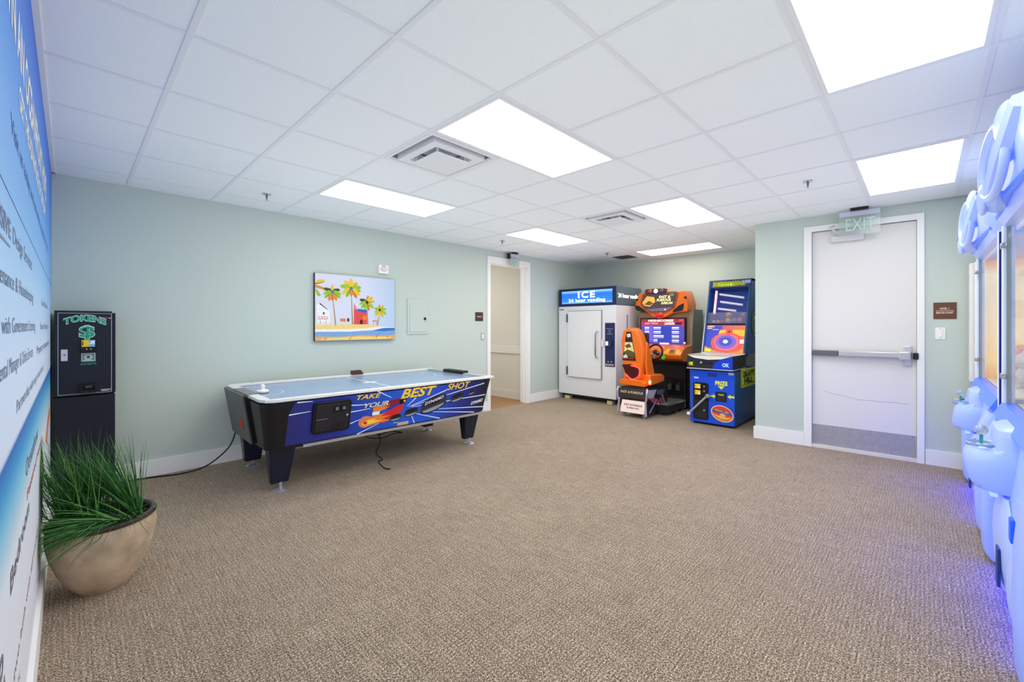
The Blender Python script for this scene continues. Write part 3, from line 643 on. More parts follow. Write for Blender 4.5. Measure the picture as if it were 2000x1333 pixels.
for a, b, s, sl in ((-.032, .12, .06, .1), (.134, .15, .075, .15), (.39, .2, .15, .25), (.682, .235, .085, .2), (.871, .272, .045, .2)):
    def el(ra, rb, da=0, db=0, t0=0, t1=360, n=20): return [(x, y + sl * (x - a)) for x, y in disc(a + da, b + db, ra, rb, n, t0, t1)]
    top = el(s, s * .34, 0, s * .24)
    printed('puck_art', ah, PFR, [(pg3, el(s, s * .36, 0, -s * .2)), (pg1, [(a - s, b - s * .2 - sl * s), (a + s, b - s * .2 + sl * s), (a + s, b + s * .24 + sl * s), (a - s, b + s * .24 - sl * s)]), (pg1, top), (pg2, el(s * .85, s * .26, .0, -s * .2, 180, 360)), (pg3, el(s * .82, s * .24, 0, s * .24))], .0024)
    if s > .1: text(ah, 'DYNAMO', WPRINT, PFR, a - s * .72, b + s * .17 - sl * s * .7, s * .2, s * 1.45, c=.0034, shear=.2, slope=sl)
gold = M('gold_print', (250, 206, 64), .45); silv = M('silver_print', (232, 226, 200), .45)
for sx, lab in ((.004, BLK), (0, gold)):
    c_ = .0026 if lab is BLK else .0032; m_ = lab
    text(ah, 'TAKE', m_, PFR, -.44 + sx, .348 - sx, .042, .235, c=c_, bold=.02, shear=.28)
    text(ah, 'YOUR', m_ if m_ is BLK else silv, PFR, -.362 + sx, .262 - sx, .042, .24, c=c_, bold=.02, shear=.28)
    text(ah, 'BEST', m_, PFR, -.002 + sx, .308 - sx, .088, .4, c=c_, bold=.03, shear=.28)
    text(ah, 'SHOT', m_, PFR, .532 + sx, .334 - sx, .065, .3, c=c_, bold=.02, shear=.28)
text(ah, 'DYNAMO', WPRINT, PFR, .885, .122, .034, .165, c=.003, bold=.03, shear=.25, slope=.15)
printed('maker_tag', ah, PFR, [(M('tag_tan', (196, 170, 150), .5), rect(-.005, .115, .03, .065)), (WPRINT, line((-.05, .07), (0, .068), .006))], .0026)
obj('bottom_rail', MB().box(-.86, 1.12, -.004, .018, -.01, .012, fr=PFR), M('aluminium_rail', (200, 202, 206), .35, .6), ah)
cd = obj('coin_door', MB().prism(rrect(-.807, -.488, .094, .372, .03), -.005, .022, PFR), BLACK, ah, bevel=.004)
obj('door_leaf', MB().prism(rrect(-.785, -.51, .115, .352, .015), .022, .027, PFR), DARK, cd, bevel=.003)
for a in (-.642, -.582):
    sl_ = obj('coin_slot', MB().box(a - .002, a + .042, .275, .338, .026, .034, fr=PFR), BLACK, cd, bevel=.003)
    obj('reject_button', MB().box(a + .012, a + .034, .295, .32, .034, .04, fr=PFR), GREY, sl_)
    rw = obj('coin_return', MB().ring(a - .002, a + .044, .125, .175, .006, .026, .034, fr=PFR), DARK, cd)
obj('lock', MB().lathe([(.012, 0), (.012, .006), (.006, .008)], (-.524, .237, .027), 14, PFR), CHROME, cd)
obj('hinge', MB().box(-.78, -.69, .222, .227, .026, .03, fr=PFR), GREY, cd)
for sx in (-1, 1):
    for sy in (-1, 1):
        x, y = sx * .99, sy * .43
        lg = obj('leg', MB().prism([(x - .105, y - .075), (x + .105, y - .075), (x + .105, y + .075), (x - .105, y + .075)], .4, .06,
             top=[(x - .075, y - .03 + sy * -.02), (x + .06, y - .03 + sy * -.02), (x + .06, y + .05), (x - .075, y + .05)]), M('leg_laminate', (24, 30, 48), .25), ah, bevel=.012)
        obj('leveler', MB().lathe([(.012, .07), (.012, .025), (.03, .022), (.06, .006), (.06, 0)], (x, y, 0), 24), M('leveler_steel', (206, 206, 210), .3, .7), lg)
def ahw(a, b, z=0):
    t = R(AR); return (AC[0] + a * math.cos(t) - b * math.sin(t), AC[1] + a * math.sin(t) + b * math.cos(t), z)
x, y, _ = ahw(-1.02, -.02)
ml = thing('air_hockey_mallet', 'white air hockey mallet resting on near end of table', 'mallet', (x, y, .758))
obj('base', MB().lathe([(.048, 0), (.05, .004), (.05, .02), (.044, .026), (.03, .03)], (x, y, .758), 28), WHITE, ml)
obj('felt', MB().lathe([(.0505, .001), (.0505, .006)], (x, y, .7582), 28), M('felt_dark', (60, 66, 74), .9), ml)
obj('knob', MB().lathe([(.02, .028), (.018, .045), (.021, .06), (.016, .072), (.005, .076)], (x, y, .758), 20), WHITE, ml)
x, y, _ = ahw(.15, .70)
x, y, _ = ahw(.13, .60)
solo('puck_dispenser', MB().prism([(x - .07, y - .03), (x + .07, y - .03), (x + .07, y + .03), (x - .07, y + .03)], .783, .83, top=[(x - .07, y - .025), (x + .04, y - .025), (x + .04, y + .025), (x - .07, y + .025)]),
     M('maroon_plastic', (84, 44, 40), .4), 'small maroon block on the far rail of the air hockey table', 'puck holder', bevel=.004)
x, y, _ = ahw(-1.13, .43)
cord = [(x, y, .36), (x - .05, y + .05, .2), (.88, 4.80, .05), (.7, 4.86, .009), (.52, 4.93, .008), (.40, 4.955, .008), (.30, 4.965, .008), (.27, 4.966, .05)]
def smooth(pts, n=8):
    P_ = [Vector(p) for p in pts]; out = []
    for i in range(len(P_) - 1):
        a, b, c, d = P_[max(i - 1, 0)], P_[i], P_[i + 1], P_[min(i + 2, len(P_) - 1)]
        for k in range(n):
            t = k / n; out.append(.5 * ((2 * b) + (c - a) * t + (2 * a - 5 * b + 4 * c - d) * t * t + (3 * b - a - 3 * c + d) * t ** 3))
    return out + [P_[-1]]
def unw(p):
    dx, dy, t_ = p[0] - AC[0], p[1] - AC[1], R(-AR)
    return (dx * math.cos(t_) - dy * math.sin(t_), dx * math.sin(t_) + dy * math.cos(t_), p[2])
obj('power_cord', MB().tube([unw(p) for p in smooth(cord)], .006), CABLE, ah)
cb = obj('power_cable', MB().tube(smooth([(-.16, -.5, .365), (-.15, -.51, .25), (-.18, -.49, .15), (-.14, -.53, .09), (-.16, -.5, .06), (-.13, -.56, .01), (-.10, -.61, .007)]), .006), CABLE, ah)
obj('cable_loop', MB().tube(smooth([(-.3, -.52, .345), (-.24, -.48, .30), (-.11, -.51, .285), (-.01, -.5, .305), (.1, -.48, .29), (.0, -.46, .32), (-.16, -.47, .31)]), .005), CABLE, cb)

# ---------------------------------------------------------------- ice machine
IF = F((6.41, 4.955, 0), (0, -1, 0), (0, 0, 1))
ice = thing('ice_machine', 'white ice vending cabinet with a lit blue ICE sign on top', 'ice machine', (6.85, 4.35, 0))
IW = M('white_enamel', (228, 229, 231), .35); IB = M('navy_sign_steel', (24, 40, 84), .4); IS = M('slate_sign_side', (88, 104, 116), .45)
obj('cabinet', MB().box(0, 1.215, .1, 1.71, -.88, 0, fr=IF), IW, ice, bevel=.006)
obj('base_frame', MB().box(.04, 1.17, .06, .1, -.84, -.06, fr=IF), DARK, ice)
sb = obj('sign_box', MB().box(0, 1.218, 1.713, 2.035, -.88, 0, fr=IF), IB, ice, bevel=.004)
glow = ramp_mat('ice_sign_glow', 2, [(1.75, (120, 176, 250)), (1.80, (36, 110, 240)), (1.93, (24, 92, 236)), (1.99, (120, 180, 250))], .4, es=1.0)
sf = obj('sign_face', MB().box(.076, 1.145, 1.762, 1.988, 0, .004, fr=IF), glow, sb)
wl2 = M('lit_white', (255, 255, 255), .5, es=1.1)
text(sf, 'ICE', wl2, IF, .44, 1.862, .105, .36, c=.0055, bold=.03, sp=1.25)
text(sf, '24 hour vending', wl2, IF, .232, 1.788, .056, .775, c=.0055, bold=.03, sp=1.15)
SF = F((6.41, 4.955 - 1.218, 1.713), (1, 0, 0), (0, 0, 1))
obj('side_sheet', MB().box(.002, .878, .002, .32, .0, .003, fr=SF), IS, sb)
text(sb, '24 hour vending', wl2, SF, .06, .13, .07, .76, c=.0045, bold=.03)
dd = obj('door', MB().box(.24, .938, .425, 1.62, 0, .045, fr=IF), IW, ice, bevel=.008)
obj('gasket', MB().ring(.232, .946, .417, 1.628, .02, 0, .01, fr=IF), GREY, dd)
for b in (1.42, .46): obj('hinge', MB().box(.205, .243, b, b + .15, 0, .05, fr=IF), M('hinge_steel', (120, 122, 126), .35, 1), dd, bevel=.004)
obj('handle', MB().tube([IF(.885, 1.26, .045), IF(.885, 1.25, .095), IF(.872, 1.2, .105), IF(.872, .85, .105), IF(.885, .8, .095), IF(.885, .79, .045)], .013), CHROME, dd)
obj('latch', MB().box(.945, .985, .99, 1.12, 0, .03, fr=IF), IW, ice, bevel=.004)
pp = obj('pay_panel', MB().box(1.008, 1.195, .656, 1.405, 0, .014, fr=IF), M('pay_panel_blue', (28, 40, 86), .4), ice, bevel=.004)
for i, w in enumerate((.13, .06, .06, .12)): obj('label_line', MB().box(1.1 - w / 2, 1.1 + w / 2, 1.30 - i * .03, 1.308 - i * .03, .014, .0152, fr=IF), M('panel_print', (150, 160, 184), .6), pp)
cr_ = obj('card_reader', MB().box(1.03, 1.15, 1.0, 1.1, .014, .04, fr=IF), M('reader_dark', (40, 46, 84), .4), pp, bevel=.005)
obj('screen', MB().box(1.036, 1.085, 1.02, 1.088, .04, .042, fr=IF), M('reader_screen', (190, 214, 255), .3, es=1.2), cr_)
obj('bill_slot', MB().box(1.02, 1.18, .672, .705, .014, .02, fr=IF), M('slot_tan', (170, 150, 140), .4), pp)
for a in (1.06, 1.12): obj('indicator', MB().box(a, a + .025, .735, .745, .014, .016, fr=IF), WPRINT, pp)
text(ice, 'Leer', M('badge_blue', (44, 60, 110), .5), IF, .02, 1.645, .032, .11, c=.0012, bold=.03, shear=.3)
obj('side_trim', MB().box(.36, .385, 1.0, 1.55, 0, .006, fr=F((6.41, 4.955 - 1.215, 0), (1, 0, 0), (0, 0, 1))), GREY, ice)
for a, c in ((.17, -.08), (1.07, -.08), (.17, -.8), (1.07, -.8)):
    obj('wood_block', MB().box(a - .05, a + .05, 0, .06, c - .05, c + .05, fr=IF), M('pine_block', (218, 194, 150), .7), ice, bevel=.003)

# ---------------------------------------------------------------- racing game
rg = thing('racing_game', 'orange sit-down racing arcade game with glowing red seat back', 'arcade game', (6.5, 3.12, 0))
HF = F((6.86, 3.15, 0), (0, -1, 0), (0, 0, 1))
DKO = M('burnt_orange', (176, 74, 24), .35)
TAU = M('taupe_metallic', (150, 122, 92), .35, .5)
# cabinet
obj('cabinet_base', MB().box(-.44, .44, .04, .86, -.5, -.06, fr=HF), BLACK, rg, bevel=.01)
obj('cabinet_side', MB().prism([(6.9, .06), (7.38, .06), (7.38, 1.6), (6.98, 1.6), (6.88, 1.3), (6.9, .86)], -2.70, -2.655, F((0, 0, 0), (1, 0, 0), (0, 0, 1))) if 0 else
    MB().prism([(6.92, .06), (7.38, .06), (7.38, 1.62), (6.98, 1.62), (6.93, 1.3)], 2.665, 2.70, F((0, 0, 0), (1, 0, 0), (0, 0, 1)) if 0 else F((0, 0, 0), (1, 0, 0), (0, 0, 1))) if 0 else MB().add(
    [(x, y, z) for y in (2.665, 2.705) for x, z in ((6.92, .06), (7.38, .06), (7.38, 1.62), (6.98, 1.62), (6.93, 1.3))],
    [(0, 1, 2, 3, 4), (9, 8, 7, 6, 5)] + [(i, (i + 1) % 5, 5 + (i + 1) % 5, 5 + i) for i in range(5)]), M('side_taupe', (128, 120, 104), .4), rg)
obj('monitor_case', MB().box(-.47, .45, .86, 1.60, -.5, -.10, fr=HF), TAU, rg, bevel=.02)
SCF = F((6.95, 3.15, 0), (0, -1, 0), (0, 0, 1))
mon = obj('monitor', MB().box(-.42, .38, 1.02, 1.49, -.03, .02, fr=SCF), BLACK, rg, bevel=.008)
scr = ramp_mat('screen_picture', 2, [(1.03, (60, 50, 130)), (1.2, (64, 70, 160)), (1.34, (80, 60, 140)), (1.38, (150, 50, 70)), (1.47, (120, 30, 50))], .3, es=.9)
sc = obj('screen', MB().box(-.395, .355, 1.045, 1.472, .02, .024, fr=SCF), scr, mon)
em = lambda n, c, e=.9: M(n, c, .5, es=e)
text(sc, 'HIGHSCORES', em('screen_white', (246, 236, 220)), SCF, -.27, 1.425, .034, .45, c=.0255, bold=.03, shear=.2)
text(sc, 'NIGHT TRACKS', em('screen_pink', (240, 170, 200)), SCF, -.33, 1.385, .022, .24, c=.0255, bold=.02)
text(sc, 'LONDON', em('screen_white', (246, 236, 220)), SCF, .03, 1.375, .036, .16, c=.0255, bold=.03)
sh = [(em('screen_blue', (44, 56, 150)), rect(-.33, .28, 1.08, 1.355)), (em('screen_violet', (96, 80, 180)), rect(-.33, -.18, 1.08, 1.355)), (em('screen_red', (232, 60, 60)), rect(.27, .345, 1.43, 1.46)), (em('screen_dark', (30, 20, 50)), rect(.21, .31, 1.375, 1.41))]
for i in range(4):
    z = 1.315 - .07 * i; w_ = (.13, .13, .18, .07)[i]
    for a, w in ((-.33, .08), (-.17, w_), (.15, .12)):
        sh += [(em('screen_lilac', (214, 214, 244)), rect(a, a + w, z, z + .02)), (em('screen_mauve', (150, 150, 200)), rect(a, a + w, z - .026, z - .008))]
sh += [(em('screen_lilac', (214, 214, 244)), rect(-.06, .1, 1.05, 1.07))]
printed('score_rows', sc, SCF, sh, .0256)
# header
ho = [(-.50, 1.68), (-.49, 1.76), (-.455, 1.86), (-.42, 1.93), (-.29, 1.925), (-.27, 1.965), (-.18, 1.985), (.02, 1.975), (.1, 1.95), (.13, 1.92), (.39, 1.93), (.42, 1.86), (.46, 1.70), (.45, 1.58), (.2, 1.56), (.08, 1.50), (-.04, 1.47), (-.16, 1.50), (-.26, 1.585), (-.46, 1.61)]
hd = obj('header', MB().prism(ho, -.30, 0, HF, top=[(a * .96, 1.73 + (b - 1.73) * .96) for a, b in ho]), ORANGE, rg, bevel=.014)
mq = [(-.35, 1.74), (-.31, 1.88), (-.25, 1.90), (.24, 1.90), (.27, 1.87), (.21, 1.66), (.07, 1.585), (-.18, 1.585), (-.3, 1.66)]
obj('marquee_frame', MB().prism([(a * 1.08 + .002, 1.74 + (b - 1.74) * 1.12) for a, b in mq], -.002, .012, HF), DKO, hd, bevel=.006)
mqe = lambda n, c: M(n, c, .4, es=.35)
printed('marquee_art', hd, HF, [(mqe('mq_dark', (70, 58, 62)), mq), (mqe('mq_gold', (226, 178, 80)), [(-.34, 1.75), (-.25, 1.86), (-.12, 1.84), (-.1, 1.76), (-.2, 1.68), (-.3, 1.7)]), (mqe('mq_dk2', (110, 70, 40)), [(-.3, 1.72), (-.22, 1.78), (-.13, 1.74), (-.2, 1.7)]), (mqe('mq_green', (60, 150, 80)), rect(.16, .215, 1.845, 1.888)),
    (mqe('mq_street', (110, 100, 120)), [(-.26, 1.64), (.19, 1.66), (.08, 1.6), (-.17, 1.6)]), (mqe('mq_white', (240, 220, 220)), disc(.07, 1.625, .015, n=8))], .0135)
for s_, a_, b_, h_, w_ in (('FAST &', -.04, 1.815, .042, .2), ('FURIOUS', -.08, 1.765, .04, .25), ('SUPERCARS', .0, 1.715, .034, .2)):
    text(hd, s_, mqe('mq_letter', (252, 240, 170)), HF, a_, b_, h_, w_, c=.0155, bold=.04, shear=.2)
for pts, nm in (([(-.49, 1.71), (-.42, 1.70), (-.3, 1.62), (-.28, 1.585), (-.45, 1.615), (-.48, 1.65)], 'l'), ([(.385, 1.72), (.3, 1.68), (.2, 1.6), (.21, 1.575), (.36, 1.6), (.38, 1.64)], 'r')):
    obj('speaker_eye', MB().prism([(a * .97, b) for a, b in pts], -.004, .012, HF), M('eye_dark', (22, 28, 34), .3), hd, bevel=.004)
obj('red_lens', MB().ball((-.042, 1.535, -.004), (.085, .055, .035), 20, fr=HF), M('red_lens', (190, 24, 22), .12, es=.35, coat=1), hd)
pod = obj('lamp_pod', MB().prism(rrect(-.285, .095, 1.895, 1.98, .04), -.06, .03, HF), M('pod_dark', (92, 40, 40), .3), hd, bevel=.012)
for a, m in ((-.19, M('lamp_red', (170, 70, 66), .2)), (-.085, M('lamp_white', (255, 255, 255), .3, es=3)), (.02, M('lamp_blue', (70, 90, 120), .2))):
    obj('lamp', MB().ball((a, 1.938, .03), (.036, .034, .018), 16, fr=HF), m, pod)
for a in (-.44, .4): obj('bolt', MB().lathe([(.022, 0), (.02, .01)], (a, 1.81, -.002), 12, HF), BLACK, hd)
# dashboard
obj('dashboard', MB().add([(x, y, z) for y in (3.42, 2.665) for x, z in ((6.50, .84), (6.47, .90), (6.56, .98), (6.72, 1.035), (6.95, 1.05), (6.95, .78), (6.6, .80))],
    [(0, 1, 2, 3, 4, 5, 6), (13, 12, 11, 10, 9, 8, 7)] + [(i, (i + 1) % 7, 7 + (i + 1) % 7, 7 + i) for i in range(7)]), ORANGE, rg, bevel=.012)
DF = F((6.478, 3.15, .905), (0, -1, 0), (.75, 0, .66))
obj('dash_panel', MB().prism([(.17, .01), (.45, .01), (.44, .11), (.24, .12)], -.004, .006, DF), M('amber_panel', (246, 160, 40), .3), rg)
ca = obj('card_reader', MB().box(.285, .385, .02, .1, 0, .02, fr=DF), M('reader_gold', (200, 140, 60), .4), rg, bevel=.006)
obj('reader_face', MB().box(.3, .37, .03, .09, .02, .024, fr=DF), M('reader_grey', (70, 76, 80), .3), ca)
DF2 = F((6.485, 3.15, .845), (0, -1, 0), (0, 0, 1))
obj('start_button', MB().lathe([(.03, 0), (.028, .012), (.015, .018)], (.21, .012, .012), 16, DF2), M('green_button', (60, 200, 50), .3, es=.4), rg)
whc = F((6.38, 3.032, .943), (0, -1, 0), (.25, 0, .97))
wh = obj('steering_wheel', MB().tube([whc(.0 + .118 * math.cos(R(t)), .118 * math.sin(R(t))) for t in range(0, 360, 15)], .015, 8, closed=True), BLACK, rg)
obj('hub', MB().lathe([(.04, -.03), (.04, .0), (.025, .012)], (0, 0, 0), 16, whc), DARK, wh)
for t in (0, 180, 270): obj('spoke', MB().prism(line((.03 * math.cos(R(t)), .03 * math.sin(R(t))), (.112 * math.cos(R(t)), .112 * math.sin(R(t))), .035), -.006, .004, whc), GREY, wh)
obj('column', MB().tube([whc(0, 0, -.03), whc(0, 0, -.16)], .03), BLACK, wh)
obj('shifter', MB().tube([(6.6, 2.655, .98), (6.58, 2.65, 1.07)], .008), CHROME, rg)
obj('shift_knob', MB().ball((6.58, 2.65, 1.085), .02), WHITE, rg)
# footwell and platform
pf = obj('platform', MB().box(6.18, 6.92, 2.745, 3.40, .045, .165), DARK, rg, bevel=.006)
obj('tread_plate', MB().box(6.2, 6.9, 2.755, 3.39, .165, .17), M('tread_grey', (150, 150, 140), .5, .3, noise=(60, .3)), pf)
for i in range(6): obj('tread_rib', MB().box(6.25, 6.88, 2.78 + i * .04, 2.786 + i * .04, .17, .174), M('rib_grey', (150, 150, 142), .4, .4), pf)
obj('edge_trim', MB().box(6.2, 6.92, 2.738, 2.745, .15, .176), CHROME, pf)
obj('corner_trim', MB().box(6.80, 6.83, 2.736, 2.745, .05, .165), CHROME, pf)
obj('footwell', MB().box(6.86, 6.92, 2.75, 3.4, .17, .72), M('footwell_dark', (30, 28, 28), .6), rg)
for y in (2.85, 2.99): 
    pdl = obj('pedal', MB().box(6.80, 6.835, y - .03, y + .03, .31, .40), M('pedal_metal', (96, 94, 90), .4, .6), rg, bevel=.004)
    obj('pedal_arm', MB().tube([(6.83, y, .40), (6.88, y, .46)], .01), CHROME, pdl)
obj('pedal_plate', MB().box(6.84, 6.87, 2.78, 3.06, .24, .5), BLACK, rg)
for x, y in ((6.6, 2.79), (6.84, 2.79), (6.84, 3.35), (6.3, 3.35)): obj('foot', MB().lathe([(.01, .05), (.01, .02), (.03, .015), (.03, 0)], (x, y, 0), 12), CHROME, pf)
# seat
SQ = F((5.80, 3.08, 0), (0, -1, 0), (0, 0, 1))
so = [(-.09, 1.335), (-.19, 1.30), (-.24, 1.14), (-.21, .80), (-.175, .55), (.10, .55), (.15, .80), (.165, 1.0), (.10, 1.22), (.02, 1.32)]
st_ = obj('seat_shell', MB().prism(so, -.16, 0, SQ, top=[(a * .9 - .01, 1.0 + (b - 1.0) * .97) for a, b in so]), ORANGE, rg, bevel=.03)
obj('side_wing', MB().prism([(5.90, .56), (6.12, .6), (6.04, .80), (5.95, 1.0), (5.91, 1.1), (5.86, 1.12), (5.84, .8)], -.02, .02, F((0, 2.925, 0), (1, 0, 0), (0, 0, 1))), ORANGE, rg, bevel=.015)
obj('side_wing', MB().prism([(5.90, .56), (6.12, .6), (6.04, .80), (5.95, 1.0), (5.91, 1.1), (5.86, 1.12), (5.84, .8)], -.02, .02, F((0, 3.27, 0), (1, 0, 0), (0, 0, 1))), ORANGE, rg, bevel=.015)
obj('seat_cushion', MB().prism([(5.88, .47), (6.36, .49), (6.37, .585), (6.3, .62), (5.88, .64)], -.22, .21, F((0, 3.08, 0), (1, 0, 0), (0, 0, 1))), ORANGE, rg, bevel=.025)
obj('back_pad', MB().prism([(5.95, .62), (6.02, .62), (5.98, 1.25), (5.93, 1.25)], -.16, .16, F((0, 3.09, 0), (1, 0, 0), (0, 0, 1))), DARK, rg, bevel=.02)
pic = [(-.125, 1.265), (-.05, 1.265), (.025, .835), (-.195, .835)]
obj('picture_panel', MB().prism(pic, -.002, .006, SQ), M('panel_dark', (48, 34, 34), .3), st_)
pk = lambda n, c: M('seatpic_' + n, c, .4, noise=(40, .3))
printed('picture_art', st_, SQ, [(pk('cream', (238, 224, 150)), [(-.15, 1.11), (-.03, 1.11), (.0, .96), (-.165, .96)]), (pk('white', (236, 226, 206)), [(-.12, 1.23), (-.06, 1.24), (-.055, 1.19), (-.11, 1.18)]), (pk('brown', (120, 70, 40)), [(-.15, 1.06), (-.08, 1.09), (-.04, 1.04), (-.12, 1.02)]), (pk('olive', (92, 90, 40)), [(-.17, .96), (-.1, 1.0), (-.01, .97), (.01, .88), (-.06, .9), (-.15, .9)]), (pk('red', (160, 40, 30)), [(-.19, .86), (-.02, .86), (.0, .88), (-.18, .89)]), (pk('white', (236, 226, 206)), [(-.18, .9), (-.13, .93), (-.1, .88), (-.17, .87)])], .0075)
obj('back_recess', MB().prism([(-.2, .77), (-.05, .785), (.09, .72), (.06, .6), (-.02, .565), (-.12, .60)], -.01, .004, SQ), M('recess_dark', (66, 14, 16), .4), st_)
neon = M('red_neon', (255, 70, 60), .3, es=4.0, ec=(255, 50, 44))
obj('neon_tube', MB().tube(smooth([SQ(-.05, .765, .012), SQ(.05, .745, .012), SQ(.092, .705, .012), SQ(.07, .61, .012), SQ(.0, .565, .012), SQ(-.06, .57, .012), SQ(-.13, .63, .012)], 5), .008), neon, st_)
obj('tail_lamp', MB().ball((5.86, 2.865, .53), (.035, .015, .035)), M('tail_lamp', (255, 180, 150), .3, es=3, ec=(255, 120, 90)), rg)
obj('seat_lip', MB().prism([(-.22, .47), (.17, .46), (.17, .52), (.1, .56), (-.18, .56), (-.24, .53)], -.14, .02, SQ), ORANGE, st_, bevel=.012)
# pedestal
obj('pedestal', MB().prism([(5.76, .45), (6.42, .42), (6.50, .30), (6.46, .06), (5.80, .06), (5.74, .30)], -.2, .2, F((0, 3.075, 0), (1, 0, 0), (0, 0, 1))), M('pedestal_black', (30, 26, 28), .35), rg, bevel=.008)
PS = F((0, 2.874, 0), (1, 0, 0), (0, 0, 1))
printed('side_art', rg, PS, [(M('art_silver', (168, 166, 180), .35), [(5.8, .42), (6.1, .40), (5.95, .25), (5.82, .3)]), (M('art_rose', (150, 70, 90), .4), [(5.84, .3), (6.05, .28), (6.15, .16), (6.0, .2)]), (M('art_silver', (168, 166, 180), .35), line((5.86, .08), (6.12, .26), .03)), (M('art_silver', (168, 166, 180), .35), line((6.22, .38), (6.42, .12), .04)), (M('art_steel', (90, 90, 104), .35), [(6.12, .39), (6.4, .38), (6.3, .3), (6.1, .33)]), (M('art_rose', (150, 70, 90), .4), [(6.18, .26), (6.3, .28), (6.36, .16), (6.24, .14)]), (M('art_silver', (168, 166, 180), .35), line((6.12, .2), (6.3, .1), .03)), (M('art_red', (190, 60, 50), .4), [(6.1, .24), (6.2, .24), (6.18, .18)])], .002)
BF = F((5.735, 3.08, 0), (0, -1, 0), (.04, 0, 1))
obj('back_band', MB().box(-.225, .215, .285, .425, -.02, .012, fr=BF), M('band_brown', (58, 50, 46), .4), rg, bevel=.01)
text(rg, 'FAST & FURIOUS', M('band_letter', (190, 180, 160), .4), BF, -.19, .36, .032, .36, c=.0135, bold=.04)
obj('back_panel', MB().prism([(-.165, .255), (.205, .255), (.185, .075), (-.195, .075)], -.02, .008, BF), M('panel_pink_white', (238, 218, 208), .5, es=.18), rg)
text(rg, 'FAST & FURIOUS', M('panel_letter', (110, 84, 80), .5), BF, -.13, .175, .03, .29, c=.0095, bold=.03, shear=.2)
text(rg, 'SUPERCARS', M('panel_letter', (110, 84, 80), .5), BF, -.09, .135, .02, .2, c=.0095, bold=.03, shear=.2)
for a in (-.235, .222):
    obj('chrome_fender', MB().tube(smooth([BF(a, .44, -.01), BF(a * 1.04, .37, .02), BF(a, .29, .01), BF(a * .93, .25, 0), BF(a * .97, .12, .006), BF(a, .05, .01)], 4), .016), M('fender_silver', (214, 212, 216), .25, .8), rg)
for a, c in ((-.16, -.06), (.16, -.06), (-.14, -.62), (.14, -.62)): obj('caster', MB().lathe([(.022, .07), (.026, .05), (.026, 0)], (5.74 - c, 3.08 - a, 0), 14), GREY, rg)

# ---------------------------------------------------------------- prize ball game
bg = thing('prize_ball_game', 'blue prize ball arcade cabinet with yellow PRIZE lettering and steel lever', 'arcade game', (6.6, 2.06, 0))
BB = M('royal_blue_panel', (22, 78, 214), .3, coat=.3); BT = M('teal_blue_side', (24, 82, 150), .35)
GF = F((6.03, 2.35, 0), (0, -1, 0), (0, 0, 1))
obj('lower_cabinet', MB().box(0, .578, .03, .745, -1.15, 0, fr=GF), [BT], bg, bevel=.006)
obj('plinth', MB().box(.03, .55, 0, .03, -1.1, -.04, fr=GF), BLACK, bg)
fp_ = obj('front_panel', MB().box(.004, .574, .036, .742, 0, .006, fr=GF), BB, bg)
YG = M('lime_yellow_print', (226, 236, 40), .45)
text(fp_, 'PRIZE', YG, GF, .335, .562, .05, .155, c=.0075, bold=.05)
printed('prize_arrows', fp_, GF, [(YG, [(.37, .55), (.455, .55), (.412, .502)]), (YG, [(.275, .392), (.31, .392), (.31, .375), (.341, .405), (.31, .436), (.31, .419), (.275, .419)]), (YG, [(.575, .405), (.525, .405), (.525, .388), (.488, .417), (.525, .446), (.525, .43), (.575, .43)])], .0075)
pdr = obj('prize_door', MB().ring(.345, .476, .345, .47, .008, .004, .014, fr=GF), BLACK, fp_)
obj('door_flap', MB().box(.353, .468, .353, .462, -.002, .008, fr=GF), M('flap_dark', (44, 42, 48), .4), pdr)
text(pdr, 'PUSH', YG, GF, .378, .425, .018, .065, c=.0095, bold=.03)
cdr = obj('coin_door', MB().prism(rrect(.047, .248, .07, .575, .03), .004, .016, GF), BLACK, fp_, bevel=.003)
obj('door_leaf', MB().box(.06, .236, .085, .33, .016, .022, fr=GF), DARK, cdr, bevel=.004)
for b, lab in ((.49, YEL), (.405, YEL)):
    rj = obj('coin_slot', MB().box(.068, .155, b - .01, b + .07, .016, .03, fr=GF), BLACK, cdr, bevel=.003)
    printed('slot_label', rj, GF, [(lab, rect(.073, .15, b + .005, b + .065)), (WPRINT, rect(.12, .148, b + .01, b + .03)), (BLK, rect(.078, .084, b + .02, b + .055))], .0306)
for b in (.525, .46, .2): obj('lock', MB().lathe([(.013, 0), (.012, .006), (.006, .008)], (.195, b, .016), 14, GF), CHROME, cdr)
lev = obj('lever', MB().tube([GF(.258, .415, .07), GF(.015, .15, .075)], .014, 10), M('lever_steel', (196, 196, 200), .3, .6), bg)
obj('pivot', MB().lathe([(.03, 0), (.03, .05), (.026, .09), (.012, .095)], (.262, .41, .004), 18, GF), CHROME, lev)
obj('grip', MB().ball((.008, .14, .075), (.026, .026, .026), fr=GF), WHITE, lev)
rbw = [('ov_cream', (246, 226, 150)), ('ov_red', (226, 70, 60)), ('ov_orange', (240, 140, 60)), ('ov_blue', (70, 90, 190)), ('ov_yel', (248, 210, 70))]
Q = lambda k: M(rbw[k][0], rbw[k][1], .45)
def oval(ra, rb, t0=0, t1=360): return [(x, y - .14 * (x - .423)) for x, y in disc(.423, .183, ra, rb, 28, t0, t1)]
ov = obj('badge', MB().poly(oval(.142, .108), .0072, GF), Q(0), fp_)
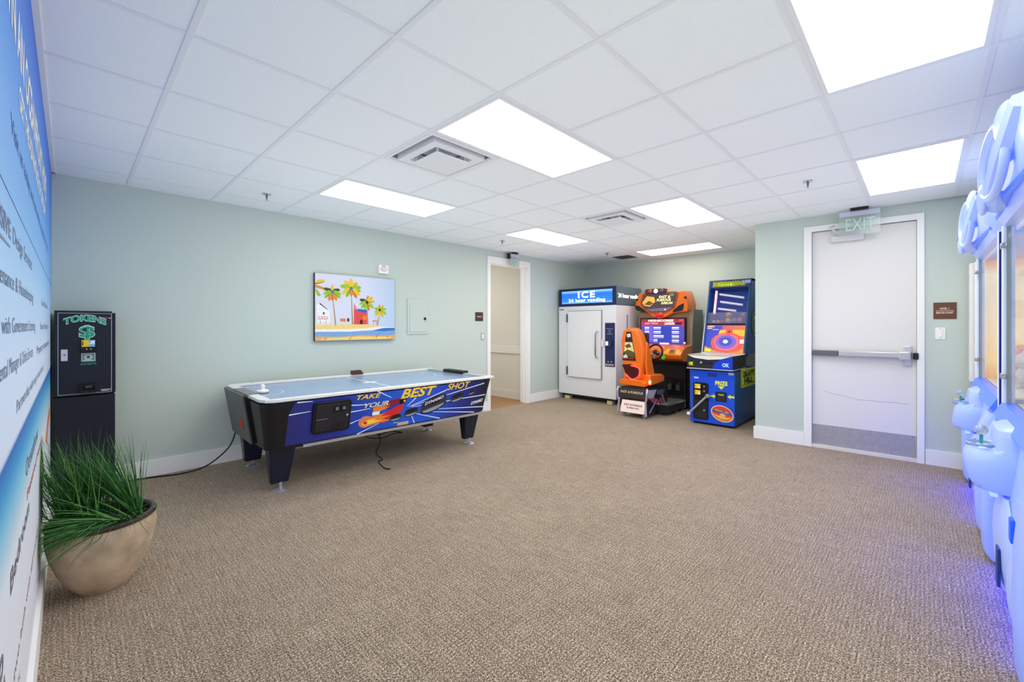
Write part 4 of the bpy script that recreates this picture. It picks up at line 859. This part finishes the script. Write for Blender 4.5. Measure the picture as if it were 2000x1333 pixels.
printed('badge_art', ov, GF, [(Q(1), oval(.132, .098)), (Q(3), oval(.13, .05)), (Q(2), oval(.128, .09, 180, 360)), (Q(4), oval(.11, .06, 200, 340)), (Q(1), oval(.125, .04, 180, 360)), (Q(0), disc(.428, .155, .034, n=16)), (Q(2), disc(.428, .155, .026, n=16)), (Q(0), disc(.428, .155, .012, n=10)), (BLK, [(.33, .2), (.36, .23), (.43, .232), (.5, .205), (.5, .19), (.42, .21), (.36, .205)])], .0078)
text(ov, 'GRAVITY HILL', Q(4), GF, .335, .215, .022, .17, c=.0095, bold=.03, slope=-.14)
for i in range(5): obj('vent_slot', MB().box(.245 + i * .024, .257 + i * .024, .665, .715, .004, .007, fr=GF), M('vent_navy', (14, 30, 96), .5), fp_)
obj('label_plate', MB().box(.055, .115, .628, .65, .006, .0072, fr=GF), M('plate_silver', (196, 206, 236), .4), fp_)
obj('label_plate', MB().box(.5, .565, .705, .735, .006, .0072, fr=GF), M('plate_lilac', (190, 180, 220), .4), fp_)
# control deck
KF = F((5.955, 2.365, 0), (0, -1, 0), (0, 0, 1))
dk_ = obj('control_deck', MB().box(0, .592, .775, .955, -.56, 0, fr=KF), BLACK, bg, bevel=.006)
printed('deck_art', dk_, KF, [(M('deck_blue', (20, 60, 200), .3), [(.33, .78), (.588, .78), (.588, .95), (.42, .9), (.36, .85)]), (M('deck_charcoal', (44, 42, 44), .35), [(.004, .78), (.33, .78), (.36, .85), (.42, .9), (.25, .885), (.004, .94)]), (M('deck_white', (226, 226, 214), .3), [(.01, .95), (.1, .915), (.28, .897), (.45, .912), (.575, .952)])], .001)
obj('deck_edge', MB().box(-.004, .596, .765, .778, -.55, .006, fr=KF), M('edge_silver', (214, 216, 222), .3, .5), dk_)
obj('deck_top', MB().box(.004, .588, .955, .958, -.52, -.004, fr=KF), M('deck_top_white', (206, 206, 196), .25), dk_)
rc = obj('control_recess', MB().prism(rrect(.15, .34, .835, .875, .019), .0, .006, KF), M('recess_blue', (26, 28, 60), .3), dk_)
obj('knob', MB().ball((.195, .855, .012), .018, fr=KF), M('knob_grey', (150, 150, 150), .3), rc)
text(dk_, 'OK', YG, KF, .025, .815, .04, .065, c=.0022, bold=.06)
text(dk_, 'OK', M('ok_pale', (170, 206, 250), .4), KF, .46, .815, .045, .09, c=.0022, bold=.06)
# upper cabinet
U0, U1, Z0, Z1 = 6.49, 6.815, .955, 2.04
def side(y0, y1): return [(x, y, z) for y in (y0, y1) for x, z in ((U0, Z0), (U1, Z1), (7.2, Z1), (7.2, Z0))]
SIDE = [(0, 1, 2, 3), (7, 6, 5, 4), (0, 4, 5, 1), (1, 5, 6, 2), (2, 6, 7, 3), (3, 7, 4, 0)]
obj('upper_side', MB().add(side(1.776, 1.806), SIDE), BT, bg); obj('upper_side', MB().add(side(2.335, 2.365), SIDE), BT, bg)
UF = F((U0, 2.365, Z0), (0, -1, 0), (U1 - U0, 0, Z1 - Z0)); UL = math.hypot(U1 - U0, Z1 - Z0); UW = .589
obj('upper_back', MB().box(.02, UW - .02, .02, UL - .02, -.2, -.18, fr=UF), M('back_blue', (40, 76, 170), .5), bg)
obj('roof', MB().box(U1, 7.2, 1.776, 2.365, Z1 - .03, Z1), BT, bg)
hdr = obj('header', MB().box(.004, UW - .004, UL - .125, UL, -.12, .002, fr=UF), M('header_navy', (30, 56, 120), .35), bg)
printed('header_art', hdr, UF, [(M('lime_dark', (150, 166, 30), .45), rect(.06, .5, UL - .108, UL - .02)), (YG, rect(.13, .35, UL - .1, UL - .06)), (M('hdr_lilac', (160, 164, 220), .4), rect(.46, .575, UL - .07, UL - .02))], .0032)
text(hdr, 'GRAVITY HILL', BLK, UF, .07, UL - .098, .072, .45, c=.005, bold=.05)
text(hdr, 'GRAVITY HILL', YG, UF, .075, UL - .094, .062, .44, c=.0056, bold=.0)
ledp = M('led_pink', (255, 190, 220), .4, es=1.0)
obj('led_pole', MB().tube([UF(.105, UL - .15, -.05), UF(.105, .62, -.05)], .016), ledp, bg)
for a0_, b0_, a1_, b1_ in ((.15, UL - .2, .49, UL - .27), (.17, UL - .32, .48, UL - .38), (.15, UL - .43, .4, UL - .47)):
    obj('ball_track', MB().tube([UF(a0_, b0_, -.06), UF(a1_, b1_, -.06)], .014), M('track_white', (214, 206, 226), .3, es=.35), bg)
obj('shelf', MB().box(.02, UW - .02, .46, .47, -.16, -.01, fr=UF), M('shelf_acrylic', (150, 140, 190), .2, alpha=.6), bg)
obj('shelf_front', MB().box(.02, UW - .02, .46, .63, -.02, -.016, fr=UF), M('shelf_acrylic2', (190, 180, 210), .15, trans=.3, alpha=.3), bg)
ballc = [('orange', (248, 176, 40)), ('cream', (236, 214, 160)), ('pink', (230, 130, 150)), ('violet', (170, 110, 190)), ('yellow', (240, 220, 60)), ('red', (210, 70, 60)), ('teal', (120, 180, 190)), ('white', (230, 226, 226))]
bp_ = [(.3, .612, 0), (.3, .52, 1), (.46, .525, 2), (.50, .6, 3), (.385, .52, 6), (.22, .505, 5), (.16, .505, 4), (.1, .505, 7)]
for a, b, k in bp_:
    r_ = .043 if a > .28 else .028
    nm, cc = ballc[k]; sz = 'large' if r_ > .04 else 'small'
    solo('prize_ball', MB().ball(tuple(UF(a, b, -.09)), r_), M('ball_' + nm, cc, .25, coat=.5), f'{sz} {nm} ball on the shelf of the blue prize game', 'ball', 'balls inside the prize game')
pf_ = obj('play_field', MB().box(.02, UW - .02, .02, .43, -.03, -.02, fr=UF), ramp_mat('field_print', 1, [(-.3, (230, 130, 60)), (.1, (200, 90, 120)), (.29, (50, 60, 170))], .4, es=.25), bg)
fm = lambda n, c: M('field_' + n, c, .4, es=.3)
printed('field_art', pf_, UF, [(fm('blue', (60, 70, 190)), rect(.03, .25, .1, .42)), (fm('gold', (246, 190, 60)), [(.22, .36), (.56, .36), (.57, .27), (.2, .26)]),
    (fm('red', (232, 92, 70)), disc(.33, .17, .22, .15)), (fm('pink', (236, 110, 140)), disc(.32, .18, .17, .13)), (fm('violet', (130, 100, 200)), disc(.315, .18, .14, .105)), (fm('blue2', (70, 80, 190)), disc(.31, .185, .09, .07)), (fm('white', (236, 226, 226)), disc(.31, .185, .035, .028)), (fm('coral', (236, 84, 74)), disc(.35, .33, .05, .045)), (fm('navy', (50, 40, 90)), disc(.35, .335, .015, n=8)),
    (fm('orange', (246, 160, 60)), [(.02, .12), (.1, .07), (.2, .035), (.33, .025), (.48, .04), (.568, .09), (.568, .025), (.02, .025)]), (fm('yellow', (250, 220, 60)), rect(.03, .12, .025, .075)),
    (fm('pinkbox', (240, 160, 170)), rect(.04, .14, .4, .428)), (fm('lime', (220, 224, 70)), rect(.04, .11, .375, .39)), (fm('lime', (220, 224, 70)), rect(.12, .2, .36, .37)), (fm('white', (236, 226, 226)), rect(.5, .56, .16, .22))], -.0185)
obj('glass', MB().box(.01, UW - .01, .01, UL - .13, -.008, -.004, fr=UF), M('cabinet_glass', (235, 245, 250), .03, trans=1, alpha=.12), bg)
for a in (0, UW - .012): obj('glass_trim', MB().box(a, a + .012, .0, UL, -.004, .006, fr=UF), CHROME if a == 0 else M('trim_dark_blue', (20, 40, 70), .35), bg)
obj('gasket_strip', MB().box(.0, UW, .0, .012, -.004, .01, fr=UF), CHROME, bg)
SD = F((0, 1.7705, 0), (1, 0, 0), (0, 0, 1))
printed('side_badge', bg, SD, [(YG, rrect(6.268, 7.03, .51, .762, .03)), (M('badge_olive', (120, 140, 30), .5), rrect(6.30, 7.0, .535, .738, .02)), (YG, rrect(6.315, 6.985, .548, .725, .02))], .002)
text(bg, 'GRAVITY', BLK, SD, 6.36, .645, .07, .56, c=.0035, bold=.05); text(bg, 'HILL', BLK, SD, 6.42, .56, .07, .4, c=.0035, bold=.05)
printed('side_badge', bg, SD, [(YG, disc(6.935, 1.385, .14, .18)), (BT, disc(6.935, 1.385, .13, .17)), (YG, [(6.9, 1.26), (6.93, 1.4), (6.9, 1.5), (6.94, 1.51), (6.98, 1.42), (6.95, 1.27)])], .002)

# ---------------------------------------------------------------- claw machines on the right
CB = M('backlit_blue_plastic', (178, 200, 254), .3, es=.10, ec=(70, 120, 255))
CBL = M('backlit_base_plastic', (168, 192, 252), .3, es=.24, ec=(44, 88, 255))
CBD = M('backlit_deep_blue', (86, 128, 238), .3, es=.2, ec=(50, 110, 255))
CW = M('lit_white_post', (222, 230, 252), .35, es=.16, ec=(160, 190, 255))
def rrprof(hx, y0, y1, r, xc, z, n=6):
    """outline open to the back: half width hx, from y0 (back) out to y1 (front) with rounded front corners"""
    pts = [(xc - hx, y0), (xc + hx, y0)]
    pts += [(xc + hx - r + r * math.cos(R(90 * i / n)), y1 - r + r * math.sin(R(90 * i / n))) for i in range(n + 1)]
    pts += [(xc - hx + r + r * math.cos(R(90 + 90 * i / n)), y1 - r + r * math.sin(R(90 + 90 * i / n))) for i in range(n + 1)]
    return [Vector((x, y, z)) for x, y in pts]
def claw(xc, label, sidem, deep, py=-.162):
    t = thing('claw_machine', label, 'claw machine', (xc, -.75, 0), 'blue lit claw machines')
    hw = .775; yb = -1.25
    # base with a curved front
    prof = [(yb, .03), (-.345, .03), (-.315, .08), (-.295, .2), (-.29, .4), (-.30, .56), (-.335, .82), (yb, .82)]
    n = len(prof)
    obj('base', MB().add([(xc + s * (hw - .02), y, z) for s in (-1, 1) for y, z in prof], [tuple(range(n)), tuple(range(2 * n - 1, n - 1, -1))] + [(i, (i + 1) % n, n + (i + 1) % n, n + i) for i in range(n)]), CBL, t)
    for s in (-1, 1):
        pil = [(.0, .06), (.02, .03), (.6, .04), (.8, .0)]
        rr_ = []
        for z, yf in ((.02, -.275), (.06, -.25), (.3, -.242), (.5, -.246), (.7, -.262), (.8, -.30)):
            rr_.append(rrprof(.125, -.5, yf, .05, xc + s * (hw - .127), z))
        obj('pillar', MB().loft(rr_, True), CBL, t)
    obj('front_bulge', MB().ball((xc + .12, -.29, .30), (.30, .035, .24), 20), CB, t)
    obj('front_bulge', MB().ball((xc - .28, -.288, .22), (.13, .03, .16), 20), CB, t)
    obj('prize_flap', MB().box(xc - .42, xc - .36, -.27, -.255, .46, .56), deep, t, bevel=.01)
    obj('grille_slot', MB().box(xc - .05, xc + .02, -.262, -.250, .12, .3), M('slot_deep_blue', (30, 60, 130), .4), t, bevel=.004)
    # control panel
    pan = []
    for z, k, yf in ((.525, .80, -.225), (.54, .95, -.185), (.57, 1.0, -.168), (.66, 1.0, py), (.70, .99, py - .006), (.728, .93, py - .025)):
        pan.append(rrprof(.19 * k, -.40, yf, .13, xc + .2, z))
    cpn = obj('control_panel', MB().loft(pan, True), CBL, t)
    obj('panel_slope', MB().prism([(-.22, .71), (-.40, .71), (-.40, .87), (-.345, .865), (-.30, .80), (-.27, .74)], .04, .40, F((xc + .0, 0, 0), (0, 1, 0), (0, 0, 1))), CB, t, bevel=.05)
    blk = [rrprof(.17 * k, -.40, yf, .06, xc + .2, z) for z, k, yf in ((.72, 1.0, -.262), (.80, 1.0, -.255), (.84, .95, -.262), (.862, .8, -.29))]
    obj('console_riser', MB().loft(blk, True), CB, t)
    jx = xc + .235; jy = -.218
    jw = obj('joystick_well', MB().lathe([(.054, -.004), (.058, .010), (.053, .016), (.044, .008), (.040, -.004)], (jx, jy, .728), 24, cap=True), M('well_clear', (150, 166, 196), .15), cpn)
    obj('well_light', MB().lathe([(.036, 0), (.036, .004)], (jx - .012, jy - .006, .729), 20), M('green_glow', (170, 255, 190), .4, es=.9), jw)
    obj('stick', MB().tube([(jx, jy, .73), (jx, jy, .79)], .007), M('stick_teal', (60, 140, 160), .3), jw)
    obj('ball_top', MB().ball((jx, jy, .808), .027), M('clear_ball', (214, 224, 232), .08, trans=.7, coat=1), jw)
    obj('start_button', MB().lathe([(.02, 0), (.02, .01), (.012, .014)], (jx - .1, jy + .0, .725), 16), M('button_clear', (190, 206, 246), .2), cpn)
    obj('blue_fill_strip', MB().box(xc + .07, xc + .33, -.262, -.238, .512, .524), M('blue_fill', (60, 90, 255), .4, es=75, ec=(16, 22, 255)), t)  # glowing strip added under the panel to tint the carpet blue
    obj('toe_fill_strip', MB().box(xc - hw + .05, xc + hw - .05, -.335, -.318, .035, .045), M('blue_fill_toe', (60, 90, 255), .4, es=22, ec=(26, 34, 255)), t)  # second added glow, tucked under the base lip, for blue along the floor
    # glass case
    yg = -.335; z0, z1 = .862, 1.95
    for s in (-1, 1):
        obj('post', MB().box(xc + s * (hw - .02) - .022, xc + s * (hw - .02) + .022, yg - .05, yg, z0 - .04, z1), CW, t, bevel=.006)
        obj('post_edge', MB().box(xc + s * (hw + .003) - .006, xc + s * (hw + .003) + .006, yg - .035, yg - .004, z0 - .04, z1 - .01), M('post_navy', (34, 40, 120), .35), t)
        obj('back_post', MB().box(xc + s * (hw - .02) - .022, xc + s * (hw - .02) + .022, yb, yb + .05, z0 - .04, z1), CW, t)
        obj('door_stile', MB().box(xc + s * (hw - .075) - .02, xc + s * (hw - .075) + .02, yg - .03, yg - .012, z0, z1), M('stile_silver', (150, 166, 172), .35, .4), t)
    obj('side_pane', MB().box(xc + hw - .03, xc + hw - .024, yb + .05, yg - .05, z0, z1), sidem, t)
    obj('side_pane', MB().box(xc - hw + .024, xc - hw + .03, yb + .05, yg - .05, z0, z1), M('pane_glass', (225, 238, 238), .04, trans=1, alpha=.15), t)
    obj('glass_front', MB().box(xc - hw + .04, xc + hw - .04, yg - .022, yg - .017, z0, z1), M('front_glass', (235, 245, 250), .02, trans=1, alpha=.12), t)
    obj('sill', MB().prism([(-.335, .80), (-.30, .83), (-.335, .90), (-.39, .90), (-.39, .80)], -hw + .02, hw - .02, F((xc, 0, 0), (0, 1, 0), (0, 0, 1))), CBD, t)
    for z in (1.06, 1.82):
        lt_ = obj('latch', MB().box(xc + hw - .10, xc + hw - .06, yg - .012, yg + .012, z - .016, z + .016), CHROME, t, bevel=.004)
        obj('latch_stem', MB().tube([(xc + hw - .08, yg, z), (xc + hw - .16, yg + .006, z + .004)], .006), CHROME, lt_)
    obj('back_wall', MB().box(xc - hw, xc + hw, yb - .01, yb, z0, z1), M('claw_back', (206, 206, 214), .4), t)
    obj('bed', MB().box(xc - hw + .03, xc + hw - .03, yb, yg - .05, .84, .9), M('claw_bed', (230, 224, 210), .5), t)
    obj('interior_lamp', MB().box(xc - hw + .05, xc + hw - .05, -.8, -.72, z1 - .04, z1 - .02), M('claw_lamp', (255, 244, 224), .4, es=4), t)
    obj('gantry', MB().box(xc - hw + .04, xc + hw - .04, -.70, -.66, z1 - .12, z1 - .08), GREY, t)
    clw = obj('claw', MB().tube([(xc, -.68, z1 - .1), (xc, -.68, z1 - .36)], .012), CHROME, t)
    for k in range(3):
        a_ = R(120 * k); obj('finger', MB().tube([(xc, -.68, z1 - .36), (xc + .07 * math.cos(a_), -.68 + .07 * math.sin(a_), z1 - .42), (xc + .03 * math.cos(a_), -.68 + .03 * math.sin(a_), z1 - .5)], .007, 6), CHROME, clw)
    # crest
    cr = []
    for z, k, yf in ((1.93, .98, -.335), (1.96, 1.0, -.315), (2.02, 1.0, -.285), (2.12, .985, -.27), (2.24, .93, -.275), (2.33, .80, -.30), (2.38, .62, -.34), (2.40, .45, -.40)):
        cr.append(rrprof((hw + .01) * k, yb + .1, yf, .13, xc, z))
    cst = obj('crest', MB().loft(cr, True), CB, t)
    obj('crest_rib', MB().tube([(xc - hw * .9, -.32, 1.985), (xc, -.285, 1.985), (xc + hw * .9, -.32, 1.985)], .016), CBD, cst)
    ringp = [(xc - .04 + .30 * math.cos(R(a_)), -.236 + .014 * math.cos(R(a_)), 2.125 + .155 * math.sin(R(a_))) for a_ in range(0, 360, 12)]
    obj('arch_ring', MB().tube(ringp, .017, 10, closed=True), CB, cst)
    obj('arch_inner', MB().prism(disc(0, 0, .26, .13), -.02, .004, F((xc - .04, -.262, 2.125), (-1, 0, 0), (0, 0, 1))), M('arch_glow_white', (236, 240, 255), .3, es=.45), cst)
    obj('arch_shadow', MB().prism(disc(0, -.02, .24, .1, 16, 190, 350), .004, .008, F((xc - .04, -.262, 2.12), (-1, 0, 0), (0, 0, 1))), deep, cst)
    obj('ring_pad', MB().ball((xc + .26, -.226, 2.02), (.10, .024, .085), 18), CB, cst)
    obj('ring_bolt', MB().lathe([(.008, 0), (.007, .004)], (xc + .28, 2.06, 0), 8, F((0, -.203, 0), (1, 0, 0), (0, 0, 1))), DARK, cst)
    obj('crest_strut', MB().tube(smooth([(xc + .27, -.272, 1.985), (xc + .05, -.258, 2.03), (xc - .25, -.258, 2.10), (xc - .5, -.285, 2.24)], 4), .045), CB, cst)
    obj('crest_lobe', MB().ball((xc - .2, -.262, 2.255), (.17, .035, .085), 18), CB, cst)
    return t
warm = ramp_mat('claw_side_print', 2, [(.9, (244, 180, 120)), (1.05, (250, 222, 160)), (1.5, (248, 228, 196)), (1.8, (255, 238, 204)), (1.95, (244, 160, 130))], .4, es=.3)
claw(3.085, 'nearest blue lit claw machine, cut off by the photo\'s right edge', M('pane_glass', (225, 238, 238), .04, trans=1, alpha=.15), M('deep_blue_glow', (20, 80, 220), .3, es=.5), -.15)
claw(4.80, 'farther blue lit claw machine with warm orange side window, beside the near one', warm, M('deep_blue_glow', (20, 80, 220), .3, es=.5), -.178)
# plush toys
def plush(x, y, s, cn, cc, label):
    t = thing('plush_toy', label, 'plush toy', (x, y, .9), 'plush toys in the claw machines')
    m = M('plush_' + cn, cc, .95, noise=(60, .25))
    obj('body', MB().ball((x, y, .9 + s * .9), (s * .9, s * .8, s * .9)), m, t)
    hd_ = obj('head', MB().ball((x, y + s * .15, .9 + s * 2.2), (s * .75, s * .7, s * .7)), m, t)
    for k in (-1, 1):
        obj('ear', MB().ball((x + k * s * .5, y + s * .1, .9 + s * 2.8), s * .28), m, hd_)
        obj('arm', MB().ball((x + k * s * .85, y + s * .3, .9 + s * 1.2), (s * .3, s * .3, s * .45)), m, t)
        obj('foot', MB().ball((x + k * s * .5, y + s * .7, .9 + s * .35), (s * .32, s * .42, s * .3)), m, t)
for x, y, s, cn, cc in ((3.62, -.50, .085, 'yellow', (236, 196, 70)), (3.40, -.56, .10, 'grey', (150, 150, 160)), (3.18, -.5, .09, 'purple', (110, 90, 180)), (3.62, -.74, .11, 'cream', (226, 210, 180)), (3.36, -.82, .11, 'brown', (150, 110, 76)), (3.05, -.78, .11, 'orange', (232, 140, 60)), (2.92, -.52, .09, 'white', (232, 232, 236))):
    plush(x, y, s, cn, cc, cn + ' plush toy behind the glass of the nearest claw machine')
for x, y, s, cn, cc in ((5.35, -.52, .08, 'yellow', (246, 206, 90)), (5.1, -.56, .1, 'pink', (236, 150, 160)), (5.3, -.8, .1, 'orange', (240, 150, 70)), (4.8, -.55, .09, 'white', (232, 232, 236))):
    plush(x, y, s, cn, cc, cn + ' plush toy behind the glass of the farther claw machine')
# slim white machine between the claw machines and the door wall
wm = thing('capsule_vendor', 'slim white vendor with a rounded tray squeezed between claw machine and door wall', 'vending machine', (5.70, -.7, 0))
obj('cabinet', MB().box(5.62, 5.79, -1.2, -.33, .12, 1.93), WHITE, wm, bevel=.01)
obj('foot_base', MB().box(5.63, 5.78, -1.15, -.38, 0, .12), GREY, wm)
obj('front_frame', MB().box(5.63, 5.785, -.33, -.302, .85, 1.92), WHITE, wm, bevel=.006)
tr_ = obj('tray', MB().loft([rrprof(.07 * k, -.33, yf, .05 * k, 5.70, z) for z, k, yf in ((.56, .6, -.27), (.60, .9, -.23), (.655, 1.0, -.205), (.672, 1.0, -.203))], True), M('ivory_plastic', (232, 234, 220), .35), wm)
obj('tray_lid', MB().box(5.645, 5.745, -.315, -.24, .672, .682), BLACK, tr_, bevel=.003)
obj('lock_box', MB().box(5.66, 5.74, -.33, -.27, .36, .44), M('teal_dark', (20, 60, 60), .4), wm, bevel=.01)

for o in S.objects:
    if '_o' in o: del o['_o']
